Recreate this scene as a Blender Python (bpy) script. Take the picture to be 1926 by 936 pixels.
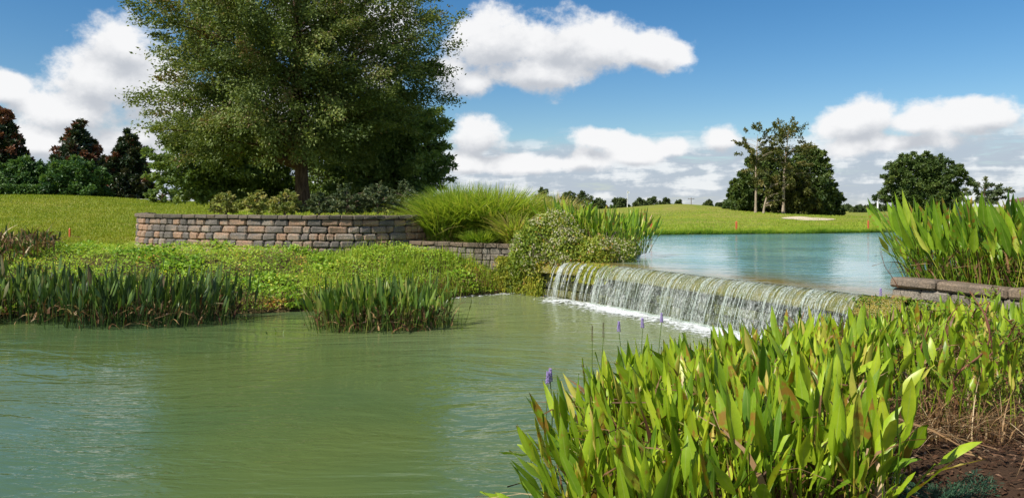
import bpy, math, random
import numpy as np
from mathutils import Vector, Matrix

# ------------------------------------------------------------------ scene, camera, sky, sun
for o in list(bpy.data.objects):
    bpy.data.objects.remove(o)
SC = bpy.context.scene
COL = SC.collection
FPX, CX, HY, EYE = 1400.0, 963.0, 388.0, 2.2      # focal length and horizon of the photograph, eye height above the pool

cam_data = bpy.data.cameras.new("camera")
cam = bpy.data.objects.new("camera", cam_data)
COL.objects.link(cam)
cam.location = (0, 0, EYE)
cam.rotation_euler = (math.radians(90), 0, 0)
cam_data.sensor_width = 36.0
cam_data.sensor_fit = 'HORIZONTAL'
cam_data.lens = 36.0 * FPX / 1926.0
cam_data.shift_y = -(468.0 - HY) / 1926.0
cam_data.clip_start = 0.1
cam_data.clip_end = 6000
SC.camera = cam

SUN_EL = math.radians(46)
SUN_AZ = math.radians(-124)                       # from +Y (view direction), clockwise positive: sun on the left, a little behind
SUN_DIR = Vector((math.sin(SUN_AZ) * math.cos(SUN_EL), math.cos(SUN_AZ) * math.cos(SUN_EL), math.sin(SUN_EL)))
sun_data = bpy.data.lights.new("sun", 'SUN')
sun_data.energy = 4.6
sun_data.angle = math.radians(0.53)
sun_data.color = (1.0, 0.95, 0.86)
sun = bpy.data.objects.new("sun", sun_data)
COL.objects.link(sun)
sun.rotation_euler = (-SUN_DIR).to_track_quat('-Z', 'Y').to_euler()

SC.view_settings.view_transform = 'Standard'
SC.view_settings.look = 'None'
SC.view_settings.exposure = 0.48
SC.view_settings.gamma = 1.0
SC.cycles.max_bounces = 6
SC.cycles.diffuse_bounces = 3
SC.cycles.glossy_bounces = 3
SC.cycles.transmission_bounces = 4
SC.cycles.transparent_max_bounces = 12
SC.cycles.sample_clamp_indirect = 6.0


class NT:
    """tiny wrapper to wire shader nodes"""
    def __init__(self, tree):
        self.t = tree

    def node(self, kind, **kw):
        n = self.t.nodes.new(kind)
        for k, v in kw.items():
            setattr(n, k, v)
        return n

    def put(self, sock, v):
        if isinstance(v, bpy.types.NodeSocket):
            self.t.links.new(v, sock)
        elif v is not None:
            sock.default_value = v

    def m(self, op, a, b=None, c=None, clamp=False):
        n = self.node('ShaderNodeMath', operation=op, use_clamp=clamp)
        for i, v in enumerate((a, b, c)):
            if v is not None:
                self.put(n.inputs[i], v)
        return n.outputs[0]

    def vm(self, op, a, b=None):
        n = self.node('ShaderNodeVectorMath', operation=op)
        self.put(n.inputs[0], a)
        if b is not None:
            self.put(n.inputs[1], b)
        return n.outputs['Value'] if op in ('DOT_PRODUCT', 'LENGTH') else n.outputs[0]

    def noise(self, vec, scale, detail=3.0, rough=0.5, dist=0.0):
        n = self.node('ShaderNodeTexNoise')
        if vec is not None:
            self.put(n.inputs['Vector'], vec)
        n.inputs['Scale'].default_value = scale
        n.inputs['Detail'].default_value = detail
        n.inputs['Roughness'].default_value = rough
        n.inputs['Distortion'].default_value = dist
        return n.outputs['Fac']

    def smooth(self, v, lo, hi, a=0.0, b=1.0):
        n = self.node('ShaderNodeMapRange', interpolation_type='SMOOTHSTEP')
        self.put(n.inputs['Value'], v)
        n.inputs['From Min'].default_value = lo
        n.inputs['From Max'].default_value = hi
        n.inputs['To Min'].default_value = a
        n.inputs['To Max'].default_value = b
        return n.outputs['Result']

    def mix(self, f, a, b, blend='MIX'):
        n = self.node('ShaderNodeMix', data_type='RGBA', blend_type=blend)
        self.put(n.inputs['Factor'], f)
        self.put(n.inputs['A'] if False else n.inputs[6], a if isinstance(a, bpy.types.NodeSocket) else (*a, 1))
        self.put(n.inputs[7], b if isinstance(b, bpy.types.NodeSocket) else (*b, 1))
        return n.outputs[2]

    def ramp(self, f, stops, interp='LINEAR'):
        n = self.node('ShaderNodeValToRGB')
        n.color_ramp.interpolation = interp
        e = n.color_ramp.elements
        while len(e) < len(stops):
            e.new(0.5)
        for i, (p, c) in enumerate(stops):
            e[i].position = p
            e[i].color = (*c, 1)
        self.put(n.inputs[0], f)
        return n.outputs[0]

    def attr(self, name):
        return self.node('ShaderNodeAttribute', attribute_name=name).outputs['Fac']


def build_world():
    w = bpy.data.worlds.new("World")
    SC.world = w
    w.use_nodes = True
    t = w.node_tree
    t.nodes.clear()
    k = NT(t)
    sky = k.node('ShaderNodeTexSky', sky_type='NISHITA')
    sky.sun_disc = False
    sky.sun_elevation = SUN_EL
    sky.sun_rotation = SUN_AZ
    sky.altitude = 0
    sky.air_density = 1.0
    sky.dust_density = 0.3
    sky.ozone_density = 3.0
    hs = k.node('ShaderNodeHueSaturation')
    hs.inputs['Saturation'].default_value = 1.34
    t.links.new(sky.outputs[0], hs.inputs['Color'])
    tc = k.node('ShaderNodeTexCoord').outputs['Generated']
    sep = k.node('ShaderNodeSeparateXYZ')
    t.links.new(tc, sep.inputs[0])
    x, y, z = sep.outputs
    az = k.m('ARCTAN2', x, y)
    el = k.m('ARCSINE', k.m('MINIMUM', k.m('MAXIMUM', z, -1.0), 1.0))
    # cumulus clouds: (azimuth, elevation, half width, half height) in the photograph's own measure
    blobs = [(18, 166, 50, 34), (232, 96, 108, 66), (182, 152, 90, 70), (270, 165, 140, 90), (150, 205, 150, 46), (330, 215, 110, 80),
             (290, 255, 140, 50), (80, 265, 100, 34), (930, 82, 115, 72), (1050, 92, 135, 70), (1130, 100, 95, 62), (1225, 100, 68, 44), (1010, 140, 150, 42),
             (840, 135, 60, 45), (880, 160, 80, 30), (1616, 222, 92, 46), (1725, 232, 72, 36), (1856, 222, 104, 44), (1690, 268, 150, 26), (1990, 235, 110, 50),
             (905, 258, 80, 42), (1112, 262, 56, 22), (1200, 284, 60, 26), (1270, 276, 48, 22), (1352, 262, 46, 30), (880, 306, 52, 24), (1098, 300, 34, 22), (1000, 310, 130, 22),
             (640, 60, 200, 90), (520, 230, 200, 70)]
    nv = k.vm('MULTIPLY', tc, (1.0, 1.0, 1.25))
    n1 = k.noise(nv, 10.5, 10.0, 0.62)
    n2 = k.noise(nv, 4.2, 4.0, 0.55)
    n3 = k.noise(nv, 26.0, 6.0, 0.6)
    wob = k.m('MULTIPLY', k.m('SUBTRACT', n2, 0.5), 0.035)

    def field(de):
        best = None
        for (bx, by, rw, rh) in blobs:
            a0 = math.atan((bx - CX) / FPX)
            e0 = math.atan((HY - by) / FPX * math.cos(a0))
            ra = rw / FPX * math.cos(a0) ** 2 * 1.08
            re = rh / FPX * math.cos(a0) * 1.08
            u = k.m('DIVIDE', k.m('SUBTRACT', az, a0), ra)
            v = k.m('DIVIDE', k.m('SUBTRACT', k.m('ADD', el, k.m('ADD', wob, de)), e0), re)
            d = k.m('SUBTRACT', 1.0, k.m('SQRT', k.m('ADD', k.m('MULTIPLY', u, u), k.m('MULTIPLY', v, v))))
            best = d if best is None else k.m('SMOOTH_MAX', best, d, 0.25)
        return best
    f0 = field(0.0)
    f1 = field(0.022)
    # scattered clouds everywhere else in the dome, so the sky goes on outside the frame
    aside = k.smooth(k.m('ABSOLUTE', az), 0.62, 0.85)
    high = k.smooth(el, 0.30, 0.45)
    else_f = k.m('MULTIPLY', k.m('MAXIMUM', aside, high), 1.0)
    gen = k.m('MULTIPLY', k.m('SUBTRACT', k.noise(tc, 2.6, 3.0, 0.5), 0.53), 4.0)
    gen = k.m('SUBTRACT', k.m('MULTIPLY', gen, else_f), k.m('MULTIPLY', k.m('SUBTRACT', 1.0, else_f), 2.0))
    f0 = k.m('MAXIMUM', f0, gen)
    f1 = k.m('MAXIMUM', f1, gen)
    rag = k.m('MULTIPLY', k.m('SUBTRACT', n1, 0.5), 2.5)
    dens_raw = k.m('ADD', f0, rag)
    dens = k.smooth(dens_raw, -0.02, 0.46)
    # flat cloud decks towards the horizon
    comb = k.node('ShaderNodeCombineXYZ')
    k.put(comb.inputs[0], k.m('MULTIPLY', az, 7.0))
    k.put(comb.inputs[1], k.m('MULTIPLY', el, 42.0))
    hn = k.noise(comb.outputs[0], 1.35, 7.0, 0.58, 0.25)
    hn_up = None
    band = k.m('MULTIPLY', k.smooth(el, 0.0, 0.02, 0.85, 1.0), k.smooth(el, 0.062, 0.115, 1.0, 0.0))
    deck = k.m('MULTIPLY', k.smooth(k.m('ADD', hn, k.m('MULTIPLY', band, 0.38)), 0.58, 0.80), band)
    lit_deck = k.smooth(k.m('ADD', hn, k.m('MULTIPLY', k.m('SUBTRACT', n3, 0.5), 0.7)), 0.43, 0.63)
    # light: thin rims and tops white, flat bases grey
    under = k.m('ADD', k.m('MULTIPLY', k.m('SUBTRACT', f1, f0), 1.0), k.m('MULTIPLY', f0, 0.30))
    grey = k.smooth(k.m('ADD', under, k.m('ADD', k.m('MULTIPLY', k.m('SUBTRACT', n1, 0.5), -1.7), k.m('MULTIPLY', k.m('SUBTRACT', n3, 0.5), -0.7))), -0.22, 0.58)
    col = k.mix(grey, (0.68, 0.68, 0.685), (0.40, 0.42, 0.455))
    dcol = k.mix(lit_deck, (0.34, 0.39, 0.46), (0.62, 0.64, 0.665))
    bg_sky = k.node('ShaderNodeBackground')
    t.links.new(hs.outputs[0], bg_sky.inputs[0])
    bg_sky.inputs[1].default_value = 0.079
    bg_deck = k.node('ShaderNodeBackground')
    t.links.new(dcol, bg_deck.inputs[0])
    bg_cl = k.node('ShaderNodeBackground')
    t.links.new(col, bg_cl.inputs[0])
    m1 = k.node('ShaderNodeMixShader')
    k.put(m1.inputs[0], k.m('MULTIPLY', deck, 0.92))
    t.links.new(bg_sky.outputs[0], m1.inputs[1])
    t.links.new(bg_deck.outputs[0], m1.inputs[2])
    m2 = k.node('ShaderNodeMixShader')
    k.put(m2.inputs[0], k.m('MULTIPLY', k.m('MULTIPLY', dens, 0.98), k.smooth(el, 0.0, 0.03)))
    t.links.new(m1.outputs[0], m2.inputs[1])
    t.links.new(bg_cl.outputs[0], m2.inputs[2])
    out = k.node('ShaderNodeOutputWorld')
    t.links.new(m2.outputs[0], out.inputs[0])
    w.cycles.sampling_method = 'MANUAL'
    w.cycles.sample_map_resolution = 512


build_world()
rng = np.random.default_rng(7)
random.seed(7)

# ------------------------------------------------------------------ helpers


def P(px, py, d):
    """a point seen at that pixel, d metres ahead"""
    return np.array(((px - CX) / FPX * d, d, EYE - (py - HY) / FPX * d))


def mesh_np(name, V, F, mat, smooth=False, attrs=None):
    """mesh from arrays: V (n,3), F (m,k)"""
    V = np.asarray(V, dtype=np.float32).reshape(-1, 3)
    F = np.asarray(F, dtype=np.int32)
    me = bpy.data.meshes.new(name)
    n, (m, kk) = len(V), F.shape
    me.vertices.add(n)
    me.vertices.foreach_set('co', V.ravel())
    me.loops.add(m * kk)
    me.loops.foreach_set('vertex_index', F.ravel())
    me.polygons.add(m)
    me.polygons.foreach_set('loop_start', np.arange(0, m * kk, kk, dtype=np.int32))
    me.polygons.foreach_set('loop_total', np.full(m, kk, dtype=np.int32))
    me.polygons.foreach_set('use_smooth', np.full(m, smooth, dtype=bool))
    for an, av in (attrs or {}).items():
        a = me.attributes.new(an, 'FLOAT', 'POINT')
        a.data.foreach_set('value', np.asarray(av, dtype=np.float32).ravel())
    me.materials.append(mat)
    me.update()
    return me


def add(name, me, parent=None, loc=None):
    o = bpy.data.objects.new(name, me)
    COL.objects.link(o)
    if parent is not None:
        o.parent = parent
    if loc is not None:
        o.location = loc
    return o


def tag(o, label=None, cat=None, group=None, kind=None):
    for kk, v in (('label', label), ('category', cat), ('group', group), ('kind', kind)):
        if v:
            o[kk] = v
    return o


def thing(name, label, cat, loc=(0, 0, 0), group=None):
    o = add(name, None, None, loc)
    o.empty_display_size = 0.2
    return tag(o, label, cat, group)


class Geo:
    """collects quads/tris of several arrays into one mesh (all faces as quads or degenerate-free tris kept apart)"""
    def __init__(self):
        self.V, self.Q, self.T, self.n, self.A = [], [], [], 0, []

    def add(self, V, Q=None, T=None, a=0.0):
        V = np.asarray(V, float).reshape(-1, 3)
        self.V.append(V)
        self.A.append(np.full(len(V), a) if np.isscalar(a) else np.asarray(a, float))
        if Q is not None and len(Q):
            self.Q.append(np.asarray(Q) + self.n)
        if T is not None and len(T):
            self.T.append(np.asarray(T) + self.n)
        self.n += len(V)

    def mesh(self, name, mat, smooth=False, aname='rnd'):
        V = np.concatenate(self.V)
        faces = [f for q in self.Q for f in q.tolist()] + [f for q in self.T for f in q.tolist()]
        me = bpy.data.meshes.new(name)
        me.from_pydata(V.tolist(), [], faces)
        at = me.attributes.new(aname, 'FLOAT', 'POINT')
        at.data.foreach_set('value', np.concatenate(self.A).astype(np.float32))
        me.polygons.foreach_set('use_smooth', np.full(len(faces), smooth, dtype=bool))
        me.materials.append(mat)
        me.update()
        return me


def tube(pts, radii, sides=6, cap=True):
    pts = np.asarray(pts, float)
    n = len(pts)
    tan = np.gradient(pts, axis=0)
    tan /= np.linalg.norm(tan, axis=1)[:, None] + 1e-9
    ref = np.array((1.0, 0.13, 0.07)) if abs(tan[0][0]) < 0.8 else np.array((0.1, 1.0, 0.05))
    s = np.cross(tan, ref)
    s /= np.linalg.norm(s, axis=1)[:, None] + 1e-9
    b = np.cross(tan, s)
    ang = np.arange(sides) * 2 * np.pi / sides
    r = np.broadcast_to(np.asarray(radii, float), (n,))
    V = pts[:, None, :] + r[:, None, None] * (np.cos(ang)[None, :, None] * s[:, None, :] + np.sin(ang)[None, :, None] * b[:, None, :])
    i = np.arange(n - 1)[:, None] * sides
    j = np.arange(sides)[None, :]
    j2 = (j + 1) % sides
    Q = np.stack([i + j, i + j2, i + sides + j2, i + sides + j], -1).reshape(-1, 4)
    return V.reshape(-1, 3), Q


def unit(v):
    return v / (np.linalg.norm(v, axis=-1, keepdims=True) + 1e-9)


def leaf_cards(Pt, A, Nn, L, W, curl=0.15):
    """leaf-shaped quads: base, side, tip, side, folded a little"""
    A = unit(A)
    S = unit(np.cross(A, Nn))
    N2 = np.cross(S, A)
    L = np.asarray(L)[:, None]
    W = np.asarray(W)[:, None]
    mid = Pt + A * L * 0.45
    V = np.stack([Pt, mid + S * W * 0.5 + N2 * W * curl, Pt + A * L, mid - S * W * 0.5 + N2 * W * curl], 1)
    F = np.arange(len(Pt) * 4).reshape(-1, 4)
    return V.reshape(-1, 3), F


def blades(Pt, ang, L, W, bend, seg=3, twist=None):
    """tapering grass blades bending towards ang"""
    n = len(Pt)
    t = np.linspace(0, 1, seg + 1)[None, :]
    h = np.stack([np.cos(ang), np.sin(ang), np.zeros(n)], -1)
    tw = ang + (np.pi / 2 if twist is None else twist)
    s = np.stack([np.cos(tw), np.sin(tw), np.zeros(n)], -1)
    L = np.asarray(L)[:, None] * np.ones((n, 1))
    b = np.asarray(bend)[:, None] * np.ones((n, 1))
    W = np.asarray(W)[:, None] * np.ones((n, 1))
    out = L * b * (0.25 * t + 0.75 * t ** 2)
    up = L * (t - 0.52 * b * t ** 2.2)
    C = Pt[:, None, :] + out[..., None] * h[:, None, :] + up[..., None] * np.array((0, 0, 1.0))
    w = W * np.clip(1.02 - t ** 1.6, 0.03, 1) * 0.5
    V = np.stack([C - w[..., None] * s[:, None, :], C + w[..., None] * s[:, None, :]], 2)      # n, seg+1, 2, 3
    base = (np.arange(n) * (seg + 1) * 2)[:, None]
    q = (np.arange(seg) * 2)[None, :]
    F = np.stack([base + q, base + q + 1, base + q + 3, base + q + 2], -1).reshape(-1, 4)
    return V.reshape(-1, 3), F


def inside(poly, x, y):
    poly = np.asarray(poly, float)
    r = np.zeros(x.shape, bool)
    n = len(poly)
    for i in range(n):
        x1, y1 = poly[i]
        x2, y2 = poly[(i + 1) % n]
        c = ((y1 > y) != (y2 > y))
        xi = (x2 - x1) * (y - y1) / ((y2 - y1) if y2 != y1 else 1e-9) + x1
        r ^= c & (x < xi)
    return r


def dist(line, x, y, closed=True):
    line = np.asarray(line, float)
    best = np.full(x.shape, 1e9)
    n = len(line)
    for i in range(n if closed else n - 1):
        ax, ay = line[i]
        bx, by = line[(i + 1) % n]
        dx, dy = bx - ax, by - ay
        t = np.clip(((x - ax) * dx + (y - ay) * dy) / (dx * dx + dy * dy + 1e-12), 0, 1)
        best = np.minimum(best, np.hypot(x - ax - t * dx, y - ay - t * dy))
    return best


def sm(v, a, b):
    t = np.clip((v - a) / (b - a), 0, 1)
    return t * t * (3 - 2 * t)


def spline(pts, n):
    """Catmull-Rom through pts, resampled by arc length"""
    p = np.asarray(pts, float)
    p = np.vstack([2 * p[0] - p[1], p, 2 * p[-1] - p[-2]])
    out = []
    for i in range(1, len(p) - 2):
        for t in np.linspace(0, 1, 24, endpoint=False):
            a, b, c, d = p[i - 1], p[i], p[i + 1], p[i + 2]
            out.append(0.5 * (2 * b + (c - a) * t + (2 * a - 5 * b + 4 * c - d) * t ** 2 + (3 * b - a - 3 * c + d) * t ** 3))
    out.append(p[-2])
    out = np.array(out)
    s = np.r_[0, np.cumsum(np.linalg.norm(np.diff(out, axis=0), axis=1))]
    q = np.linspace(0, s[-1], n)
    return np.stack([np.interp(q, s, out[:, i]) for i in range(out.shape[1])], -1)


_ph = np.random.default_rng(3).uniform(0, 6.28, (8, 3))


def wob(x, y, sc):
    """cheap smooth noise, about -1..1"""
    r = 0
    for i in range(5):
        f = sc * (1.0 + 0.63 * i)
        c, s = math.cos(1.3 * i + 0.4), math.sin(1.3 * i + 0.4)
        r = r + np.sin(f * (c * x + s * y) + _ph[i, 0]) * np.cos(f * 0.8 * (c * y - s * x) + _ph[i, 1]) / (1 + 0.4 * i)
    return r / 2.2


# ------------------------------------------------------------------ plan of the place (metres; the camera stands at 0,0)
ZL = 0.86                                            # level of the upper lake
LIP = spline([(0.35, 18.75), (1.15, 18.1), (2.1, 17.05), (3.05, 15.5), (3.83, 14.0), (4.6, 12.6), (5.3, 11.35), (5.72, 10.75)], 140)
WALL_FRONT = spline([(-11.3, 23.0), (-11.02, 21.9), (-10.3, 20.75), (-8.6, 19.75), (-6.4, 19.15), (-4.6, 19.1), (-3.3, 19.65), (-2.55, 20.35), (-2.3, 21.4)], 200)
LOW_WALL = spline([(-2.75, 19.95), (-1.3, 19.55), (0.35, 19.1)], 60)
RIGHT_WALL = spline([(5.78, 11.35), (6.25, 10.4), (6.72, 9.45), (7.3, 8.3), (8.0, 7.0)], 60)
POOL = [(-60, 17.5), (-30, 15.6), (-14, 14.9), (-10, 14.6), (-7, 15.0), (-5.1, 15.35), (-3.4, 16.0), (-1.5, 17.8), (-0.3, 18.75), (0.5, 18.75)] + \
       [tuple(p + np.array((-0.12, -0.08))) for p in LIP[8::12]] + \
       [(5.3, 10.5), (4.6, 9.9), (3.3, 9.1), (2.2, 8.25), (1.45, 7.35), (0.8, 6.5), (0.42, 5.5), (0.3, 4.4), (0.1, 3.3), (-1.5, 2.4), (-6, 1.6), (-20, 1.2), (-60, 2.0)]
LAKE = [tuple(p) for p in LIP[4::8]] + [(5.85, 11.3), (6.15, 11.9), (6.9, 13.4), (8.6, 15.0), (12.5, 19.0), (18, 26), (23, 34), (24, 39.8), (19.5, 38.6), (15, 36.6), (9, 35.6),
        (6.0, 34.6), (4.7, 28), (3.7, 21.5), (3.25, 19.4), (2.6, 18.6), (1.9, 18.2), (1.2, 18.7)]
PLANTER = [tuple(p + np.array((0.0, 0.22))) for p in WALL_FRONT[::10]] + [(-2.5, 27), (-4, 36), (-15, 36)]
PENIN = [tuple(p + np.array((0.05, 0.2))) for p in LOW_WALL[::10]] + [(0.8, 18.75), (1.6, 18.5), (2.6, 18.9), (3.5, 21.5), (4.5, 28), (6, 35.5), (-2.2, 34), (-2.3, 21.3)]
RBED = [tuple(p + np.array((0.22, 0.12))) for p in RIGHT_WALL[2::8]] + [(14, 8), (13, 17), (9.0, 14.9), (7.1, 13.2), (6.3, 11.9)]


def H(x, y):
    """height of the ground"""
    x = np.asarray(x, float)
    y = np.asarray(y, float)
    lf = sm(-x, 2.0, 19.0) * sm(y, 14, 24)
    crest = 2.44 + 0.36 * np.exp(-((x + 31) / 9.0) ** 2) + 0.10 * np.sin(x * 0.35)
    left = 1.22 + (crest - 1.22) * sm(y, 19.5, 50) - 1.1 * sm(y, 50, 95)
    right = 0.98 + 0.25 * sm(y, 36, 60)
    right = right + 1.14 * np.exp(-((x - 17.0) / 7.0) ** 2 - ((y - 74) / 13.0) ** 2) \
        + 0.55 * np.exp(-((x - 4) / 9.0) ** 2 - ((y - 78) / 14.0) ** 2) + 0.20 * np.exp(-((x - 22) / 9.0) ** 2 - ((y - 58) / 3.0) ** 2) \
        + 0.06 * np.exp(-((x - 44) / 12.0) ** 2 - ((y - 80) / 10.0) ** 2)
    z = right * (1 - lf) + left * lf
    z = z + 0.04 * wob(x, y, 0.35) * sm(y, 20, 40)
    z = np.where((y < 18.0) & (x < 3), np.minimum(z, 1.22), z)
    # foreground shore
    near = sm(-y, -12.5, -9.5) * sm(x, -2.5, 1.5) + sm(-y, -4.5, -3.0) * sm(-x, -1.5, 2.5)
    near = np.clip(near, 0, 1)
    zn = 0.40 + 0.10 * wob(x, y, 1.4) + 0.10 * sm(x, 4.5, 7)
    z = z * (1 - near) + zn * near
    ip = inside(POOL, x, y)
    dp = dist(POOL, x, y)
    z = np.where(ip, -np.minimum(0.8, 0.04 + dp * 0.6), np.minimum(z, 0.03 + dp * (0.30 + 0.02 * wob(x, y, 1.1) + (0.30 * sm(x, -5.0, -2.0) + 0.26 * sm(x, -1.6, -0.2)) * (y > 14) * (x < 1.2))))
    pn = inside(PENIN, x, y)
    z = np.where(pn, 1.12 + 0.04 * wob(x, y, 1.0), z)
    pl = inside(PLANTER, x, y)
    dpl = dist(PLANTER, x, y)
    z = np.where(pl, np.maximum(z, 1.90 + 0.10 * sm(dpl, 0.3, 4)), z)
    rb = inside(RBED, x, y)
    z = np.where(rb, 0.93, z)
    il = inside(LAKE, x, y)
    dl = dist(LAKE, x, y)
    z = np.where(il, np.where(pn, z, ZL - np.minimum(0.45, 0.10 + dl * 0.4)), z)
    z = np.where(~il & (y > 24) & (x > 2), np.minimum(z, ZL + 0.03 + dl * 0.16), z)
    return z


# ------------------------------------------------------------------ materials
def new_mat(name):
    mt = bpy.data.materials.new(name)
    mt.use_nodes = True
    t = mt.node_tree
    t.nodes.clear()
    k = NT(t)
    out = k.node('ShaderNodeOutputMaterial')
    return mt, k, out


def principled(k, col, rough=0.7, spec=0.3, bump=None, bstr=0.3, bdist=0.02):
    b = k.node('ShaderNodeBsdfPrincipled')
    k.put(b.inputs['Base Color'], col if isinstance(col, bpy.types.NodeSocket) else (*col, 1))
    k.put(b.inputs['Roughness'], rough)
    b.inputs['Specular IOR Level'].default_value = spec
    if bump is not None:
        bn = k.node('ShaderNodeBump')
        bn.inputs['Strength'].default_value = bstr
        bn.inputs['Distance'].default_value = bdist
        k.put(bn.inputs['Height'], bump)
        k.t.links.new(bn.outputs[0], b.inputs['Normal'])
    return b


def foliage(name, stops, trans=0.35, gloss=0.25, rough=0.45, tcol=1.25):
    """leaf material; colour runs along the per-leaf number rnd"""
    mt, k, out = new_mat(name)
    r = k.attr('rnd')
    col = k.ramp(r, stops)
    b = principled(k, col, rough, gloss)
    tr = k.node('ShaderNodeBsdfTranslucent')
    tc = k.mix(1.0, col, (1.15 * tcol, 1.1 * tcol, 0.55 * tcol), 'MULTIPLY')
    k.put(tr.inputs[0], tc)
    mx = k.node('ShaderNodeMixShader')
    mx.inputs[0].default_value = trans
    k.t.links.new(b.outputs[0], mx.inputs[1])
    k.t.links.new(tr.outputs[0], mx.inputs[2])
    k.t.links.new(mx.outputs[0], out.inputs[0])
    return mt


def blade_leaf(name, stops, dead=0.64, trans=0.27, gloss=0.45, rough=0.40):
    """big marsh-plant leaf: colour by object random (single leaves) or rnd (joined ones), paler midrib, browned tips"""
    mt, k, out = new_mat(name)
    oi = k.node('ShaderNodeObjectInfo').outputs['Random']
    r = k.m('FRACT', k.m('ADD', k.attr('rnd'), oi))
    col = k.ramp(r, stops)
    tcn = k.node('ShaderNodeTexCoord').outputs['Object']
    lw = k.m('ABSOLUTE', k.attr('lw'))
    lt = k.attr('lt')
    streak = k.node('ShaderNodeTexWave', wave_type='BANDS')
    cb = k.node('ShaderNodeCombineXYZ')
    k.put(cb.inputs[0], k.m('MULTIPLY', k.attr('lw'), 9.0))
    k.put(cb.inputs[1], k.m('MULTIPLY', lt, 1.5))
    k.t.links.new(cb.outputs[0], streak.inputs[0])
    streak.inputs['Scale'].default_value = 1.0
    col = k.mix(k.m('MULTIPLY', streak.outputs['Fac'], 0.14), col, (0.9, 0.95, 0.7), 'MULTIPLY')
    rib = k.smooth(lw, 0.0, 0.16, 0.45, 0.0)
    col = k.mix(rib, col, (0.34, 0.40, 0.10))
    nz = k.noise(tcn, 14.0, 4.0, 0.6)
    col = k.mix(k.smooth(k.noise(tcn, 7.0, 5.0, 0.65), 0.40, 0.66, 0.0, 0.55), col, (0.52, 0.66, 0.45), 'MULTIPLY')
    spot = k.smooth(k.m('ADD', nz, k.m('MULTIPLY', k.m('SUBTRACT', k.m('FRACT', k.m('MULTIPLY', r, 7.31)), dead), 0.55)), 0.60, 0.74)
    col = k.mix(k.m('MULTIPLY', spot, 0.8), col, (0.30, 0.13, 0.025))
    tipb = k.m('MULTIPLY', k.smooth(lt, 0.86, 1.0), k.smooth(k.m('FRACT', k.m('MULTIPLY', r, 3.77)), 0.68, 0.85))
    col = k.mix(k.m('MULTIPLY', tipb, 0.8), col, (0.16, 0.07, 0.03))
    b = principled(k, col, rough, gloss)
    tr = k.node('ShaderNodeBsdfTranslucent')
    k.put(tr.inputs[0], k.mix(1.0, col, (1.35, 1.3, 0.5), 'MULTIPLY'))
    mx = k.node('ShaderNodeMixShader')
    mx.inputs[0].default_value = trans
    k.t.links.new(b.outputs[0], mx.inputs[1])
    k.t.links.new(tr.outputs[0], mx.inputs[2])
    k.t.links.new(mx.outputs[0], out.inputs[0])
    return mt


def ground_mat():
    mt, k, out = new_mat('ground_cover')
    pos = k.node('ShaderNodeNewGeometry').outputs['Position']
    n1 = k.noise(k.vm('MULTIPLY', pos, (0.7, 1.6, 1.0)), 0.30, 6, 0.62)
    n2 = k.noise(pos, 2.6, 5, 0.65)
    n3 = k.noise(pos, 22.0, 4, 0.7)
    g = k.mix(k.smooth(n1, 0.38, 0.60), (0.18, 0.25, 0.022), (0.28, 0.30, 0.032))
    g = k.mix(k.smooth(k.m('ADD', k.m('MULTIPLY', n2, 0.45), k.m('MULTIPLY', k.noise(k.vm('MULTIPLY', pos, (0.5, 2.0, 1.0)), 0.45, 5, 0.6), 0.55)), 0.45, 0.58, 0, 0.8), g, (0.35, 0.29, 0.085))
    g = k.mix(k.smooth(n3, 0.35, 0.7, 0.45, 0.0), g, (0.05, 0.085, 0.012))
    dirt = k.mix(n3, (0.05, 0.035, 0.018), (0.11, 0.09, 0.035))
    mul = k.mix(k.noise(pos, 45.0, 4, 0.7), (0.025, 0.014, 0.008), (0.085, 0.05, 0.03))
    c = k.mix(k.attr('bank'), g, dirt)
    c = k.mix(k.attr('mulch'), c, mul)
    b = principled(k, c, 0.95, 0.1, bump=k.m('ADD', n3, k.m('MULTIPLY', n2, 0.5)), bstr=0.8, bdist=0.03)
    k.t.links.new(b.outputs[0], out.inputs[0])
    return mt


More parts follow.
